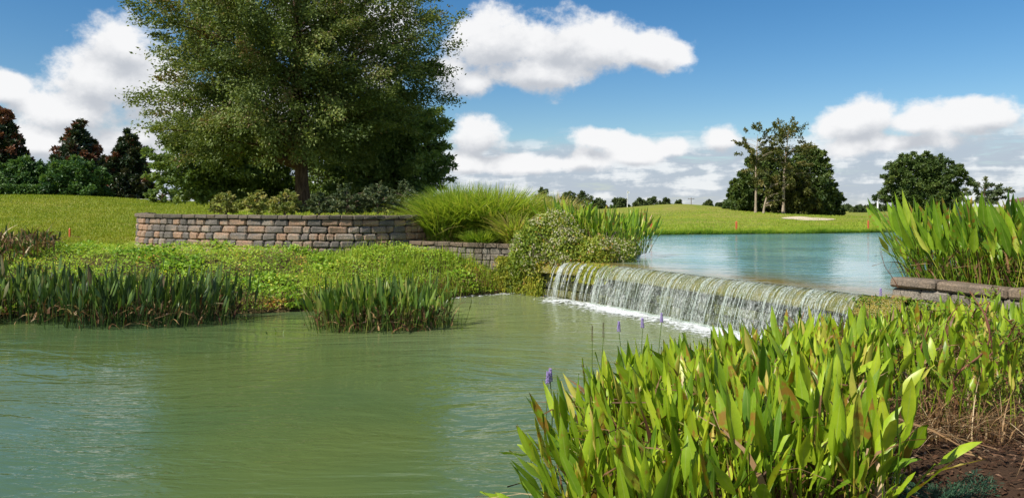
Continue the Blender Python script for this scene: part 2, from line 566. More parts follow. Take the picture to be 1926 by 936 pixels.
def water_mat(name, c1, c2, shallow=None, waves=1.0, rough=0.05, milky_reflect=None):
    mt, k, out = new_mat(name)
    pos = k.node('ShaderNodeNewGeometry').outputs['Position']
    n = k.noise(pos, 0.16, 3, 0.5)
    col = k.mix(k.smooth(n, 0.35, 0.65), c1, c2)
    calm = None
    if shallow is not None:
        (ax, ay), (nx, ny) = shallow
        sep = k.node('ShaderNodeSeparateXYZ')
        k.t.links.new(pos, sep.inputs[0])
        dd = k.m('ADD', k.m('MULTIPLY', k.m('SUBTRACT', sep.outputs[0], ax), nx), k.m('MULTIPLY', k.m('SUBTRACT', sep.outputs[1], ay), ny))
        dd = k.m('ADD', dd, k.m('MULTIPLY', k.m('SUBTRACT', k.noise(pos, 0.9, 4, 0.6), 0.5), 0.9))
        calm = dd
        col = k.mix(k.smooth(dd, 0.5, 3.0, 0.75, 0.0), col, (0.20, 0.20, 0.10))
        col = k.mix(k.smooth(dd, 0.15, 1.1, 0.9, 0.0), col, (0.27, 0.18, 0.035))
    if milky_reflect is not None:                              # paler towards the fall: bubbles, plus reflected bank and cloud painted into the colour
        (ax, ay), (nx, ny) = milky_reflect
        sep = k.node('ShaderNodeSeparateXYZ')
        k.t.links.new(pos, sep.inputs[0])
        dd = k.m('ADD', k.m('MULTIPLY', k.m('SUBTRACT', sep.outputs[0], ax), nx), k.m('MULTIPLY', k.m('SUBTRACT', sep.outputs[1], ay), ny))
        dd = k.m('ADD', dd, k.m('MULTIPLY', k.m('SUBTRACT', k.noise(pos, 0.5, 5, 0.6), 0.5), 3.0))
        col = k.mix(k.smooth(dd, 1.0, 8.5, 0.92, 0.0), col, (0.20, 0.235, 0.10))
    # ripples: crests mostly across the view, in patches, finer towards the fall
    wn = k.node('ShaderNodeTexNoise')
    k.put(wn.inputs['Vector'], pos)
    wn.inputs['Scale'].default_value = 0.22
    wn.inputs['Detail'].default_value = 1.0
    warp = k.vm('MULTIPLY', k.vm('SUBTRACT', wn.outputs['Color'], (0.5, 0.5, 0.5)), (2.4, 2.4, 0.0))
    wp = k.vm('ADD', pos, warp)
    v1 = k.vm('MULTIPLY', wp, (0.55, 1.7, 1.0))
    w1 = k.noise(v1, 1.25, 2.5, 0.45, 0.9)
    v2 = k.vm('MULTIPLY', wp, (1.6, 4.6, 1.0))
    w2 = k.noise(v2, 2.1, 2.5, 0.55, 0.5)
    w3 = k.noise(k.vm('MULTIPLY', pos, (1.0, 1.8, 1.0)), 13.0, 2, 0.5)
    patch = k.smooth(k.noise(pos, 0.38, 2, 0.5), 0.38, 0.62, 0.35, 1.0)
    h = k.m('ADD', k.m('MULTIPLY', w1, 0.17), k.m('MULTIPLY', k.m('MULTIPLY', w2, patch), 0.085))
    h = k.m('ADD', h, k.m('MULTIPLY', k.m('MULTIPLY', w3, patch), 0.006))
    if calm is not None:                                 # smoother water just above the weir
        h = k.m('MULTIPLY', h, k.smooth(calm, 5.0, 9.5, 0.42, 1.0))
    b = principled(k, col, rough, 0.5, bump=h, bstr=1.0, bdist=waves)
    b.inputs['IOR'].default_value = 1.33
    k.t.links.new(b.outputs[0], out.inputs[0])
    return mt


def stone_mat(name, stops, wear=0.5):
    mt, k, out = new_mat(name)
    oi = k.node('ShaderNodeObjectInfo').outputs['Random']
    pos = k.node('ShaderNodeNewGeometry').outputs['Position']
    n1 = k.noise(pos, 5.0, 4, 0.6)
    n2 = k.noise(pos, 38.0, 5, 0.75)
    r = k.m('ADD', oi, k.m('MULTIPLY', k.m('SUBTRACT', n1, 0.5), 0.9))
    col = k.ramp(r, stops)
    col = k.mix(k.smooth(n2, 0.38, 0.68, 0.65, 0.0), col, (0.07, 0.06, 0.05))
    col = k.mix(k.smooth(n2, 0.60, 0.78, 0.0, 0.5), col, (0.42, 0.36, 0.29))
    st = k.noise(k.vm('MULTIPLY', pos, (2.2, 2.2, 0.5)), 1.3, 4, 0.6)
    col = k.mix(k.smooth(st, 0.52, 0.72, 0.0, wear), col, (0.06, 0.06, 0.042))
    b = principled(k, col, 0.92, 0.15, bump=k.m('ADD', n2, n1), bstr=0.8, bdist=0.02)
    k.t.links.new(b.outputs[0], out.inputs[0])
    return mt


def plain(name, c1, c2=None, scale=20.0, rough=0.7, spec=0.3, bstr=0.3):
    mt, k, out = new_mat(name)
    pos = k.node('ShaderNodeNewGeometry').outputs['Position']
    n = k.noise(pos, scale, 5, 0.65)
    col = k.mix(n, c1, c2 or tuple(v * 0.6 for v in c1))
    b = principled(k, col, rough, spec, bump=n, bstr=bstr, bdist=0.02)
    k.t.links.new(b.outputs[0], out.inputs[0])
    return mt


def bark(name, c1, c2):
    mt, k, out = new_mat(name)
    pos = k.node('ShaderNodeNewGeometry').outputs['Position']
    n = k.noise(k.vm('MULTIPLY', pos, (1, 1, 0.22)), 16.0, 5, 0.65)
    b = principled(k, k.mix(k.smooth(n, 0.35, 0.65), c1, c2), 0.95, 0.1, bump=n, bstr=1.0, bdist=0.04)
    k.t.links.new(b.outputs[0], out.inputs[0])
    return mt


M_GROUND = ground_mat()
wd = unit(LIP[-20] - LIP[20])
M_POOL = water_mat('pool_water', (0.094, 0.132, 0.038), (0.060, 0.110, 0.044), waves=0.165, milky_reflect=((LIP[50][0], LIP[50][1]), (wd[1], -wd[0])))
M_LAKE = water_mat('lake_water', (0.165, 0.35, 0.345), (0.185, 0.375, 0.365), shallow=((LIP[70][0], LIP[70][1]), (-wd[1], wd[0])), waves=0.17)
M_STONE = stone_mat('wall_stone', [(0.0, (0.172, 0.155, 0.140)), (0.28, (0.263, 0.229, 0.198)), (0.48, (0.414, 0.297, 0.208)), (0.72, (0.497, 0.297, 0.183)), (1.0, (0.456, 0.384, 0.304))], 0.35)
M_CAP = stone_mat('wall_cap_stone', [(0.0, (0.13, 0.115, 0.09)), (0.6, (0.20, 0.165, 0.12)), (1.0, (0.25, 0.19, 0.14))], 0.6)
M_PALE = stone_mat('pale_wall_stone', [(0.0, (0.26, 0.22, 0.17)), (0.5, (0.36, 0.32, 0.26)), (1.0, (0.34, 0.25, 0.17))], 0.55)
M_COPING = stone_mat('coping_stone', [(0.0, (0.24, 0.17, 0.115)), (0.5, (0.30, 0.22, 0.15)), (1.0, (0.21, 0.17, 0.135))], 0.45)
M_CORE = plain('wall_core', (0.10, 0.085, 0.065), rough=0.95, spec=0.05)
M_BARK = bark('oak_bark', (0.05, 0.032, 0.02), (0.13, 0.085, 0.055))
M_PALEBARK = bark('pale_bark', (0.20, 0.15, 0.10), (0.42, 0.35, 0.26))
M_OAK = foliage('oak_leaf', [(0.0, (0.078, 0.114, 0.023)), (0.45, (0.139, 0.188, 0.040)), (0.8, (0.206, 0.246, 0.059)), (0.96, (0.266, 0.253, 0.096)), (1.0, (0.242, 0.174, 0.082))], 0.28, 0.26, 0.5)
M_BACK = foliage('back_tree_leaf', [(0.0, (0.076, 0.127, 0.035)), (0.5, (0.152, 0.228, 0.056)), (1.0, (0.228, 0.297, 0.076))], 0.32, 0.3)
M_MAG = foliage('magnolia_leaf', [(0.0, (0.015, 0.032, 0.011)), (0.45, (0.032, 0.058, 0.018)), (0.6, (0.052, 0.065, 0.024)), (0.78, (0.160, 0.065, 0.032)), (1.0, (0.248, 0.102, 0.052))], 0.1, 0.5, 0.35)
M_SHRUB = foliage('shrub_leaf', [(0.0, (0.033, 0.083, 0.021)), (0.5, (0.075, 0.158, 0.033)), (1.0, (0.150, 0.240, 0.048))], 0.25, 0.35)
M_OLIVE = foliage('olive_shrub_leaf', [(0.0, (0.149, 0.191, 0.049)), (0.5, (0.284, 0.316, 0.083)), (1.0, (0.416, 0.349, 0.133))], 0.3, 0.2)
M_DIMSHRUB = foliage('grey_shrub_leaf', [(0.0, (0.049, 0.078, 0.035)), (0.6, (0.105, 0.140, 0.062)), (1.0, (0.193, 0.203, 0.105))], 0.25, 0.2)
M_GROVE = foliage('grove_leaf', [(0.0, (0.039, 0.073, 0.016)), (0.6, (0.086, 0.130, 0.026)), (1.0, (0.156, 0.195, 0.044))], 0.2, 0.3)
M_SPARSE = foliage('sparse_tree_leaf', [(0.0, (0.06, 0.075, 0.016)), (0.6, (0.115, 0.13, 0.028)), (1.0, (0.20, 0.17, 0.05))], 0.3, 0.3)
M_FAR = foliage('far_tree_leaf', [(0.0, (0.052, 0.075, 0.030)), (0.6, (0.086, 0.121, 0.041)), (1.0, (0.132, 0.161, 0.057))], 0.2, 0.15)
M_TALLGRASS = foliage('tall_grass_blade', [(0.0, (0.10, 0.20, 0.020)), (0.35, (0.24, 0.36, 0.035)), (0.7, (0.38, 0.45, 0.065)), (0.9, (0.50, 0.45, 0.15)), (1.0, (0.52, 0.38, 0.19))], 0.4, 0.3)
M_LAWN = foliage('lawn_blade', [(0.0, (0.155, 0.224, 0.018)), (0.6, (0.258, 0.308, 0.028)), (1.0, (0.351, 0.325, 0.074))], 0.35, 0.15)
M_FRINGE = foliage('fringe_blade', [(0.0, (0.142, 0.257, 0.022)), (0.5, (0.284, 0.405, 0.032)), (1.0, (0.482, 0.486, 0.081))], 0.4, 0.2)
M_COVER = foliage('ground_cover_leaf', [(0.0, (0.108, 0.226, 0.025)), (0.4, (0.255, 0.418, 0.040)), (0.8, (0.451, 0.562, 0.064)), (0.94, (0.666, 0.544, 0.109)), (1.0, (0.645, 0.254, 0.090))], 0.35, 0.25)
M_VINE = foliage('vine_leaf', [(0.0, (0.092, 0.168, 0.025)), (0.5, (0.246, 0.323, 0.037)), (0.85, (0.416, 0.420, 0.062)), (1.0, (0.616, 0.280, 0.076))], 0.35, 0.25)
M_BLOSSOM = foliage('pale_blossom', [(0.0, (0.36, 0.34, 0.18)), (1.0, (0.56, 0.53, 0.36))], 0.2, 0.1)
M_MOSS = foliage('hanging_moss', [(0.0, (0.095, 0.149, 0.016)), (0.45, (0.257, 0.297, 0.030)), (0.85, (0.459, 0.392, 0.047)), (1.0, (0.378, 0.216, 0.068))], 0.35, 0.2)
M_PICK = blade_leaf('pickerel_leaf', [(0.0, (0.111, 0.216, 0.012)), (0.35, (0.234, 0.350, 0.016)), (0.7, (0.356, 0.474, 0.023)), (0.93, (0.445, 0.515, 0.036)), (1.0, (0.601, 0.464, 0.124))])
M_PICKFAR = blade_leaf('pickerel_leaf_planter', [(0.0, (0.09, 0.19, 0.012)), (0.4, (0.19, 0.32, 0.018)), (0.8, (0.31, 0.44, 0.025)), (1.0, (0.44, 0.45, 0.07))])
M_PICKDARK = blade_leaf('dark_pickerel_leaf', [(0.0, (0.023, 0.050, 0.014)), (0.45, (0.051, 0.099, 0.021)), (0.8, (0.100, 0.169, 0.028)), (0.93, (0.144, 0.211, 0.047)), (1.0, (0.158, 0.092, 0.059))], dead=0.9, trans=0.22, gloss=0.45)
M_PICKMID = blade_leaf('mid_pickerel_leaf', [(0.0, (0.049, 0.105, 0.019)), (0.45, (0.109, 0.194, 0.028)), (0.8, (0.201, 0.290, 0.042)), (1.0, (0.335, 0.306, 0.099))], dead=0.8, trans=0.28)
M_DEAD = foliage('dead_leaf', [(0.0, (0.054, 0.026, 0.014)), (0.5, (0.168, 0.090, 0.042)), (0.85, (0.360, 0.228, 0.108)), (1.0, (0.540, 0.408, 0.240))], 0.2, 0.15)
M_WEED = foliage('weed_leaf', [(0.0, (0.08, 0.15, 0.018)), (0.5, (0.18, 0.28, 0.026)), (0.85, (0.30, 0.35, 0.045)), (1.0, (0.34, 0.23, 0.08))], 0.35, 0.2)
M_STEM = plain('red_brown_stem', (0.22, 0.085, 0.045), (0.11, 0.045, 0.03), 30)
M_TWIG = plain('grey_twig', (0.20, 0.14, 0.10), (0.10, 0.07, 0.05), 30)
M_PURPLE = plain('purple_flower', (0.24, 0.17, 0.42), (0.40, 0.31, 0.58), 90)
M_SPIKE = plain('spent_spike', (0.12, 0.10, 0.03), (0.07, 0.04, 0.03), 60)
M_MULCH = foliage('mulch_chip', [(0.0, (0.035, 0.018, 0.010)), (0.5, (0.11, 0.055, 0.03)), (0.85, (0.21, 0.125, 0.075)), (1.0, (0.40, 0.30, 0.2))], 0.05, 0.1)
M_JUNIPER = foliage('juniper_needle', [(0.0, (0.018, 0.05, 0.03)), (1.0, (0.05, 0.11, 0.055))], 0.15, 0.2)
M_SAND = plain('bunker_sand', (0.62, 0.52, 0.38), (0.50, 0.41, 0.29), 3.0, 0.95, 0.1)
M_ORANGE = plain('orange_paint', (0.58, 0.14, 0.05), (0.48, 0.11, 0.04), 12, 0.5)
M_WHITE = plain('white_paint', (0.80, 0.80, 0.78), (0.72, 0.72, 0.70), 8, 0.5)
M_POLE = plain('grey_pole_wood', (0.22, 0.19, 0.16), (0.14, 0.12, 0.10), 12)
M_ROOF = plain('brown_roof', (0.20, 0.10, 0.075), (0.14, 0.075, 0.055), 3.0)
M_CREAM = plain('cream_wall', (0.62, 0.55, 0.43), (0.55, 0.48, 0.38), 2.0)
M_GLASSDARK = plain('dark_glass', (0.03, 0.035, 0.04), None, 2.0, 0.1, 0.6, 0.0)


def crest_mat():
    mt, k, out = new_mat('algae_crest')
    pos = k.node('ShaderNodeNewGeometry').outputs['Position']
    n = k.noise(pos, 7.0, 6, 0.7)
    n2 = k.noise(pos, 40.0, 4, 0.7)
    c = k.ramp(n, [(0.25, (0.07, 0.08, 0.012)), (0.45, (0.22, 0.19, 0.025)), (0.62, (0.34, 0.25, 0.035)), (0.8, (0.20, 0.12, 0.03))])
    c = k.mix(k.smooth(n2, 0.4, 0.7, 0.5, 0.0), c, (0.05, 0.06, 0.015))
    b = principled(k, c, 0.22, 0.55, bump=k.m('ADD', n2, n), bstr=0.9, bdist=0.03)
    k.t.links.new(b.outputs[0], out.inputs[0])
    return mt


def face_mat():
    mt, k, out = new_mat('wet_weir_stone')
    oi = k.node('ShaderNodeObjectInfo').outputs['Random']
    pos = k.node('ShaderNodeNewGeometry').outputs['Position']
    n = k.noise(pos, 6.0, 6, 0.7)
    n2 = k.noise(pos, 45.0, 4, 0.7)
    c = k.ramp(k.m('ADD', n, k.m('MULTIPLY', k.m('SUBTRACT', oi, 0.5), 0.3)), [(0.25, (0.018, 0.022, 0.012)), (0.5, (0.06, 0.065, 0.022)), (0.68, (0.14, 0.14, 0.03)), (0.85, (0.10, 0.075, 0.04))])
    b = principled(k, c, 0.3, 0.5, bump=n2, bstr=0.8, bdist=0.03)
    k.t.links.new(b.outputs[0], out.inputs[0])
    return mt


def fall_mat(name, alpha_lo, alpha_hi, col=(0.86, 0.89, 0.90)):
    """falling water: broken into bright streaks and clear gaps"""
    mt, k, out = new_mat(name)
    pos = k.node('ShaderNodeNewGeometry').outputs['Position']
    n = k.noise(k.vm('MULTIPLY', pos, (1.0, 1.0, 0.22)), 30.0, 5, 0.7)
    n2 = k.noise(pos, 55.0, 3, 0.7)
    a = k.smooth(k.m('ADD', k.m('MULTIPLY', n, 0.75), k.m('MULTIPLY', n2, 0.3)), 0.42, 0.66, alpha_lo, alpha_hi)
    b = principled(k, col, 0.12, 0.7, bump=n2, bstr=0.6, bdist=0.02)
    tl = k.node('ShaderNodeBsdfTranslucent')
    tl.inputs[0].default_value = (*col, 1)
    m0 = k.node('ShaderNodeMixShader')
    m0.inputs[0].default_value = 0.35
    k.t.links.new(b.outputs[0], m0.inputs[1])
    k.t.links.new(tl.outputs[0], m0.inputs[2])
    tr = k.node('ShaderNodeBsdfTransparent')
    tr.inputs[0].default_value = (0.94, 0.97, 0.95, 1)
    mx = k.node('ShaderNodeMixShader')
    k.put(mx.inputs[0], a)
    k.t.links.new(tr.outputs[0], mx.inputs[1])
    k.t.links.new(m0.outputs[0], mx.inputs[2])
    k.t.links.new(mx.outputs[0], out.inputs[0])
    return mt


def foam_mat():
    mt, k, out = new_mat('white_foam')
    pos = k.node('ShaderNodeNewGeometry').outputs['Position']
    n = k.noise(pos, 9.0, 7, 0.72)
    n2 = k.noise(pos, 60.0, 4, 0.7)
    a = k.smooth(k.m('ADD', k.attr('rnd'), k.m('MULTIPLY', k.m('SUBTRACT', n, 0.5), 2.2)), 0.34, 0.86, 0.0, 0.95)
    b = principled(k, (0.85, 0.88, 0.86), 0.6, 0.3, bump=n2, bstr=0.9, bdist=0.03)
    tr = k.node('ShaderNodeBsdfTransparent')
    mx = k.node('ShaderNodeMixShader')
    k.put(mx.inputs[0], a)
    k.t.links.new(tr.outputs[0], mx.inputs[1])
    k.t.links.new(b.outputs[0], mx.inputs[2])
    k.t.links.new(mx.outputs[0], out.inputs[0])
    return mt


M_CREST, M_FACE, M_FOAM = crest_mat(), face_mat(), foam_mat()
M_STRAND = fall_mat('falling_water', 0.06, 0.70, (0.86, 0.87, 0.84))


def veil_mat():
    """thin curtain of water: fine upright streaks, clear between them, sparkling on the lip"""
    mt, k, out = new_mat('water_veil')
    pos = k.node('ShaderNodeNewGeometry').outputs['Position']
    s1 = k.noise(k.vm('MULTIPLY', pos, (1.0, 1.0, 0.05)), 26.0, 3, 0.75)
    s2 = k.noise(k.vm('MULTIPLY', pos, (1.0, 1.0, 0.05)), 3.2, 2, 0.5)
    s3 = k.noise(k.vm('MULTIPLY', pos, (1.0, 1.0, 0.45)), 60.0, 4, 0.75)
    a = k.m('ADD', k.m('MULTIPLY', s1, 0.62), k.m('ADD', k.m('MULTIPLY', s2, 0.34), k.m('MULTIPLY', s3, 0.30)))
    sepz = k.node('ShaderNodeSeparateXYZ')
    k.t.links.new(pos, sepz.inputs[0])
    a = k.m('MULTIPLY', k.smooth(a, 0.60, 0.82, 0.02, 0.62), k.smooth(sepz.outputs[2], 0.52, 0.66, 1.0, 0.62))
    col = (0.86, 0.88, 0.85)
    b = principled(k, col, 0.14, 0.8, bump=k.m('ADD', s3, s1), bstr=0.9, bdist=0.03)
    tl = k.node('ShaderNodeBsdfTranslucent')
    tl.inputs[0].default_value = (*col, 1)
    m0 = k.node('ShaderNodeMixShader')
    m0.inputs[0].default_value = 0.3
    k.t.links.new(b.outputs[0], m0.inputs[1])
    k.t.links.new(tl.outputs[0], m0.inputs[2])
    tr = k.node('ShaderNodeBsdfTransparent')
    tr.inputs[0].default_value = (0.95, 0.98, 0.96, 1)
    mx = k.node('ShaderNodeMixShader')
    k.put(mx.inputs[0], a)
    k.t.links.new(tr.outputs[0], mx.inputs[1])
    k.t.links.new(m0.outputs[0], mx.inputs[2])
    k.t.links.new(mx.outputs[0], out.inputs[0])
    return mt


M_SHEET = veil_mat()


# ------------------------------------------------------------------ ground and water
def axis(lo, hi, a, b, step, growth=1.10):
    mid = list(np.arange(a, b + 1e-6, step))
    up, s = [], step
    v = b
    while v < hi:
        s *= growth
        v += s
        up.append(v)
    dn, s = [], step
    v = a
    while v > lo:
        s *= growth
        v -= s
        dn.append(v)
    return np.array(dn[::-1] + mid + up)


def build_ground():
    xs = axis(-1500, 1500, -12.6, 9.0, 0.15)
    ys = axis(-120, 3000, 2.0, 24.0, 0.15, 1.045)
    X, Y = np.meshgrid(xs, ys)
    Z = H(X, Y)
    far = np.hypot(X, Y)
    nx, ny = len(xs), len(ys)
    i = np.arange(ny - 1)[:, None] * nx
    j = np.arange(nx - 1)[None, :]
    F = np.stack([i + j, i + j + 1, i + nx + j + 1, i + nx + j], -1).reshape(-1, 4)
    dp = dist(POOL, X, Y)
    bank = np.clip(1 - sm(dp, 2.6, 4.6), 0, 1) * (Y < 22) * (X < 6)
    bank = np.maximum(bank, inside(PENIN, X, Y) * (Y < 26))
    bank = np.maximum(bank, inside(LAKE, X, Y) * 1.0)
    bank = np.maximum(bank, 1 - sm(dist(LAKE, X, Y), 0.05, 0.35))
    mul = sm(-Y, -12, -10) * sm(X, -1.5, 1.0) * (1 - inside(RBED, X, Y))
    mul = np.maximum(mul, sm(-Y, -3.5, -2.5))
    me = mesh_np('ground', np.stack([X, Y, Z], -1), F, M_GROUND, True, {'bank': bank, 'mulch': mul})
    tag(add('ground', me), 'grassy ground of lawns, banks and low mounds', kind='structure')


build_ground()


def flat_poly(name, poly, z, mat):
    me = bpy.data.meshes.new(name)
    me.from_pydata([(x, y, z) for x, y in poly], [], [tuple(range(len(poly)))])
    me.materials.append(mat)
    return me


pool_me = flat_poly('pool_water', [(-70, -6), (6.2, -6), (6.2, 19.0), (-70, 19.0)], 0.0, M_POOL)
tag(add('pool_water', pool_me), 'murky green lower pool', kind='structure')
lake_poly = [tuple(p + np.array((0.02, 0.03))) for p in LIP] + [(6.1, 11.3), (7.0, 12.6), (9.5, 14.0), (13.5, 18), (19, 25.5), (24, 33.6), (25, 41), (19.5, 39.6), (15, 37.6), (9, 36.6),
              (5.0, 35.6), (3.7, 28), (2.7, 21.5), (2.0, 19.6), (1.0, 19.4)]
me = flat_poly('lake_water', lake_poly, ZL, M_LAKE)
tag(add('lake_water', me), 'turquoise upper lake spilling over the weir', kind='structure')


# ------------------------------------------------------------------ stone walls
_blocks = {}


def block_mesh(w, h, d, bev, var, mat):
    key = (round(w, 3), round(h, 3), round(d, 3), var, mat.name)
    if key in _blocks:
        return _blocks[key]
    r = np.random.default_rng(abs(hash((key[0], key[1], var))) % 100000)
    V, idx = [], {}
    for sx in (-1, 1):
        for sy in (-1, 1):
            for sz in (-1, 1):
                j = r.normal(0, 0.006, 3)
                c = np.array((sx * w / 2, sy * d / 2, sz * h / 2)) + j
                for ax in range(3):
                    p = c.copy()
                    for o in range(3):
                        if o != ax:
                            p[o] -= (sx, sy, sz)[o] * bev * r.uniform(0.75, 1.35)
                    idx[(sx, sy, sz, ax)] = len(V)
                    V.append(p)
    F = []
    for ax in range(3):
        a, b = [q for q in range(3) if q != ax]
        for s in (-1, 1):
            def g(u, v):
                k = [0, 0, 0]
                k[ax], k[a], k[b] = s, u, v
                return idx[(*k, ax)]
            q = [g(-1, -1), g(1, -1), g(1, 1), g(-1, 1)]
            if (s > 0) == (ax == 1):
                q = q[::-1]
            F.append(q)
    for ax in range(3):                                  # chamfer along axis ax
        a, b = [q for q in range(3) if q != ax]
        for u in (-1, 1):
            for v in (-1, 1):
                def g(s, f):
                    k = [0, 0, 0]
                    k[ax], k[a], k[b] = s, u, v
                    return idx[(*k, f)]
                F.append([g(-1, a), g(1, a), g(1, b), g(-1, b)])
    for sx in (-1, 1):
        for sy in (-1, 1):
            for sz in (-1, 1):
                F.append([idx[(sx, sy, sz, ax)] for ax in range(3)])
    me = bpy.data.meshes.new('block')
    me.from_pydata([tuple(p) for p in V], [], F)
    import bmesh
    bm = bmesh.new()
    bm.from_mesh(me)
    bmesh.ops.recalc_face_normals(bm, faces=bm.faces)
    bm.to_mesh(me)
    bm.free()
    me.materials.append(mat)
    _blocks[key] = me
    return me


def wall_along(root, path, ztop, courses, name, mat, widths, depth, bev=0.022, batter=0.012, seed=1, overhang=0.0, tilt=0.0, gap=0.006):
    """lay courses of blocks downwards from ztop along path; courses = list of heights"""
    r = random.Random(seed)
    seg = np.linalg.norm(np.diff(path, axis=0), axis=1)
    s = np.r_[0, np.cumsum(seg)]
    z = ztop
    for ci, hh in enumerate(courses):
        z -= hh
        pos = 0.0
        while pos < s[-1] - 0.08:
            w = r.choice(widths)
            if pos + w > s[-1]:
                w = max(0.12, round((s[-1] - pos) / 0.02) * 0.02)
            m = min(pos + w / 2, s[-1])
            x, y = np.interp(m, s, path[:, 0]), np.interp(m, s, path[:, 1])
            x2, y2 = np.interp(m + 0.05, s, path[:, 0]), np.interp(m + 0.05, s, path[:, 1])
            x1, y1 = np.interp(m - 0.05, s, path[:, 0]), np.interp(m - 0.05, s, path[:, 1])
            a = math.atan2(y2 - y1, x2 - x1)
            nx, ny = -math.sin(a), math.cos(a)               # points away from the viewer side
            off = depth / 2 - overhang - batter * ci * -1 * -1 + r.uniform(-0.008, 0.008)
            o = add(name, block_mesh(w - gap, hh - gap * 0.6, depth, bev, r.randrange(4), mat), root)
            o.location = (x + nx * off, y + ny * off, z + hh / 2 - tilt * m / s[-1])
            o.rotation_euler = (r.uniform(-0.012, 0.012), r.uniform(-0.012, 0.012), a + r.uniform(-0.02, 0.02))
            pos += w
    return z


def core_along(root, path, ztop, zbot, back, thick=0.25, tilt=0.0, name='core', mat=None):
    a = np.gradient(path, axis=0)
    a = unit(a)
    nrm = np.stack([-a[:, 1], a[:, 0]], -1)
    f, b = path + nrm * back, path + nrm * (back + thick)
    zt = ztop - tilt * np.linspace(0, 1, len(path))
    n = len(path)
    V = np.concatenate([np.c_[f, np.full(n, zbot)], np.c_[f, zt], np.c_[b, zt], np.c_[b, np.full(n, zbot)]])
    i = np.arange(n - 1)
    F = []
    for q in range(3):
        F.append(np.stack([i + q * n, i + 1 + q * n, i + 1 + (q + 1) * n, i + (q + 1) * n], -1))
    return add(name, mesh_np(name, V, np.concatenate(F), mat or M_CORE), root)


wall = thing('stone_planter_wall', 'long curved retaining wall of tan and grey blocks in front of the big tree', 'wall')
wall_along(wall, WALL_FRONT, 2.005, [0.105], 'cap_stone', M_CAP, [0.26, 0.32, 0.38, 0.44], 0.34, 0.018, seed=3, overhang=0.045, tilt=0.05)
wall_along(wall, WALL_FRONT, 1.90, [0.185] * 5, 'block', M_STONE, [0.2, 0.24, 0.3, 0.36, 0.44, 0.5], 0.24, 0.036, seed=5, tilt=0.05)
core_along(wall, WALL_FRONT, 1.93, 0.7, 0.20, 0.12, 0.05)

low = thing('low_stone_wall', 'low weathered block wall under the tall grasses, half hidden by weeds', 'wall')
wall_along(low, LOW_WALL, 1.275, [0.11], 'cap_stone', M_COPING, [0.36, 0.44, 0.56], 0.34, 0.018, seed=8, overhang=0.03, tilt=0.06)
wall_along(low, LOW_WALL, 1.165, [0.165] * 6, 'block', M_PALE, [0.22, 0.3, 0.36, 0.46], 0.24, 0.022, seed=9, tilt=0.06)
core_along(low, LOW_WALL, 1.2, 0.0, 0.18, 0.12, 0.06)

rw = thing('coped_stone_wall', 'stone wall with long rough coping slabs at the right end of the weir', 'wall')
wall_along(rw, RIGHT_WALL, 1.125, [0.145], 'coping_slab', M_COPING, [0.74, 0.86, 0.98], 0.36, 0.03, seed=4, overhang=0.06)
wall_along(rw, RIGHT_WALL, 0.975, [0.17, 0.17, 0.17, 0.17], 'block', M_PALE, [0.26, 0.34, 0.46], 0.26, 0.03, seed=6)
core_along(rw, RIGHT_WALL, 0.98, 0.2, 0.2, 0.14)


# ------------------------------------------------------------------ weir and waterfall
def lip_frame(path):
    a = unit(np.gradient(path, axis=0))
    return a, np.stack([a[:, 1], -a[:, 0]], -1)           # tangent, outward normal (towards the pool)


TAN, OUT = lip_frame(LIP)
if OUT[70] @ np.array((-1.0, -0.5)) < 0:
    OUT = -OUT


def sweep(profile, path, out, jit=0.0, r=None, zn=None):
    """profile: list of (outward offset, z)"""
    n, m = len(path), len(profile)
    V = np.zeros((n, m, 3))
    for q, (o, z) in enumerate(profile):
        oo = o + (jit * wob(path[:, 0] * 3 + q, path[:, 1] * 3, 2.0) if jit else 0)
        V[:, q, :2] = path + out * np.reshape(oo, (-1, 1)) if np.ndim(oo) else path + out * oo
        V[:, q, 2] = z + (0.4 * jit * wob(path[:, 0] * 4 - q, path[:, 1] * 4, 2.6) if jit else 0)
    i = np.arange(n - 1)[:, None] * m
    j = np.arange(m - 1)[None, :]
    F = np.stack([i + j, i + m + j, i + m + j + 1, i + j + 1], -1).reshape(-1, 4)
    return V.reshape(-1, 3), F


weir = thing('weir', 'algae covered overflow weir between the upper lake and the lower pool', 'weir')
V, F = sweep([(-1.3, 0.72), (-0.6, 0.815), (-0.15, 0.842), (0.0, 0.850), (0.08, 0.838), (0.17, 0.80), (0.25, 0.735), (0.31, 0.655), (0.33, 0.60), (0.30, 0.575), (0.12, 0.57)], LIP, OUT, 0.018)
add('crest', mesh_np('crest', V, F, M_CREST, True), weir)
fp = LIP + OUT * 0.16
wall_along(weir, fp, 0.575, [0.19, 0.19, 0.2, 0.2], 'block', M_FACE, [0.34, 0.44, 0.56, 0.7], 0.24, 0.03, seed=12)
core_along(weir, fp, 0.60, -0.4, 0.16, 0.14)

# the falling water: a thin sheet, then some hundreds of strands as one body of water
V, F = sweep([(-0.30, 0.862), (0.0, 0.864), (0.09, 0.850), (0.185, 0.812), (0.27, 0.745), (0.335, 0.655), (0.37, 0.58), (0.42, 0.45), (0.47, 0.30), (0.51, 0.15), (0.545, 0.0)], LIP, OUT, 0.014)
gsheet = Geo()
keep = np.ones(len(F), bool)
stn = np.arange(len(F)) // 10
gap = (stn < 37) | (stn > 129)
keep &= ~gap
V2, _ = sweep([(-0.05, 0.874), (0.02, 0.874), (0.115, 0.858), (0.215, 0.820), (0.305, 0.752), (0.375, 0.660), (0.415, 0.58), (0.47, 0.45), (0.53, 0.30), (0.575, 0.15), (0.61, 0.0)], LIP, OUT, 0.02)
gap2 = (stn < 37) | (stn > 129)
sheet_me = mesh_np('waterfall', np.concatenate([V, V2]), np.concatenate([F[keep], F[~gap2] + len(V)]), M_SHEET, True)
tag(add('waterfall', sheet_me), 'thin sheet of water sliding over the weir', kind='structure')

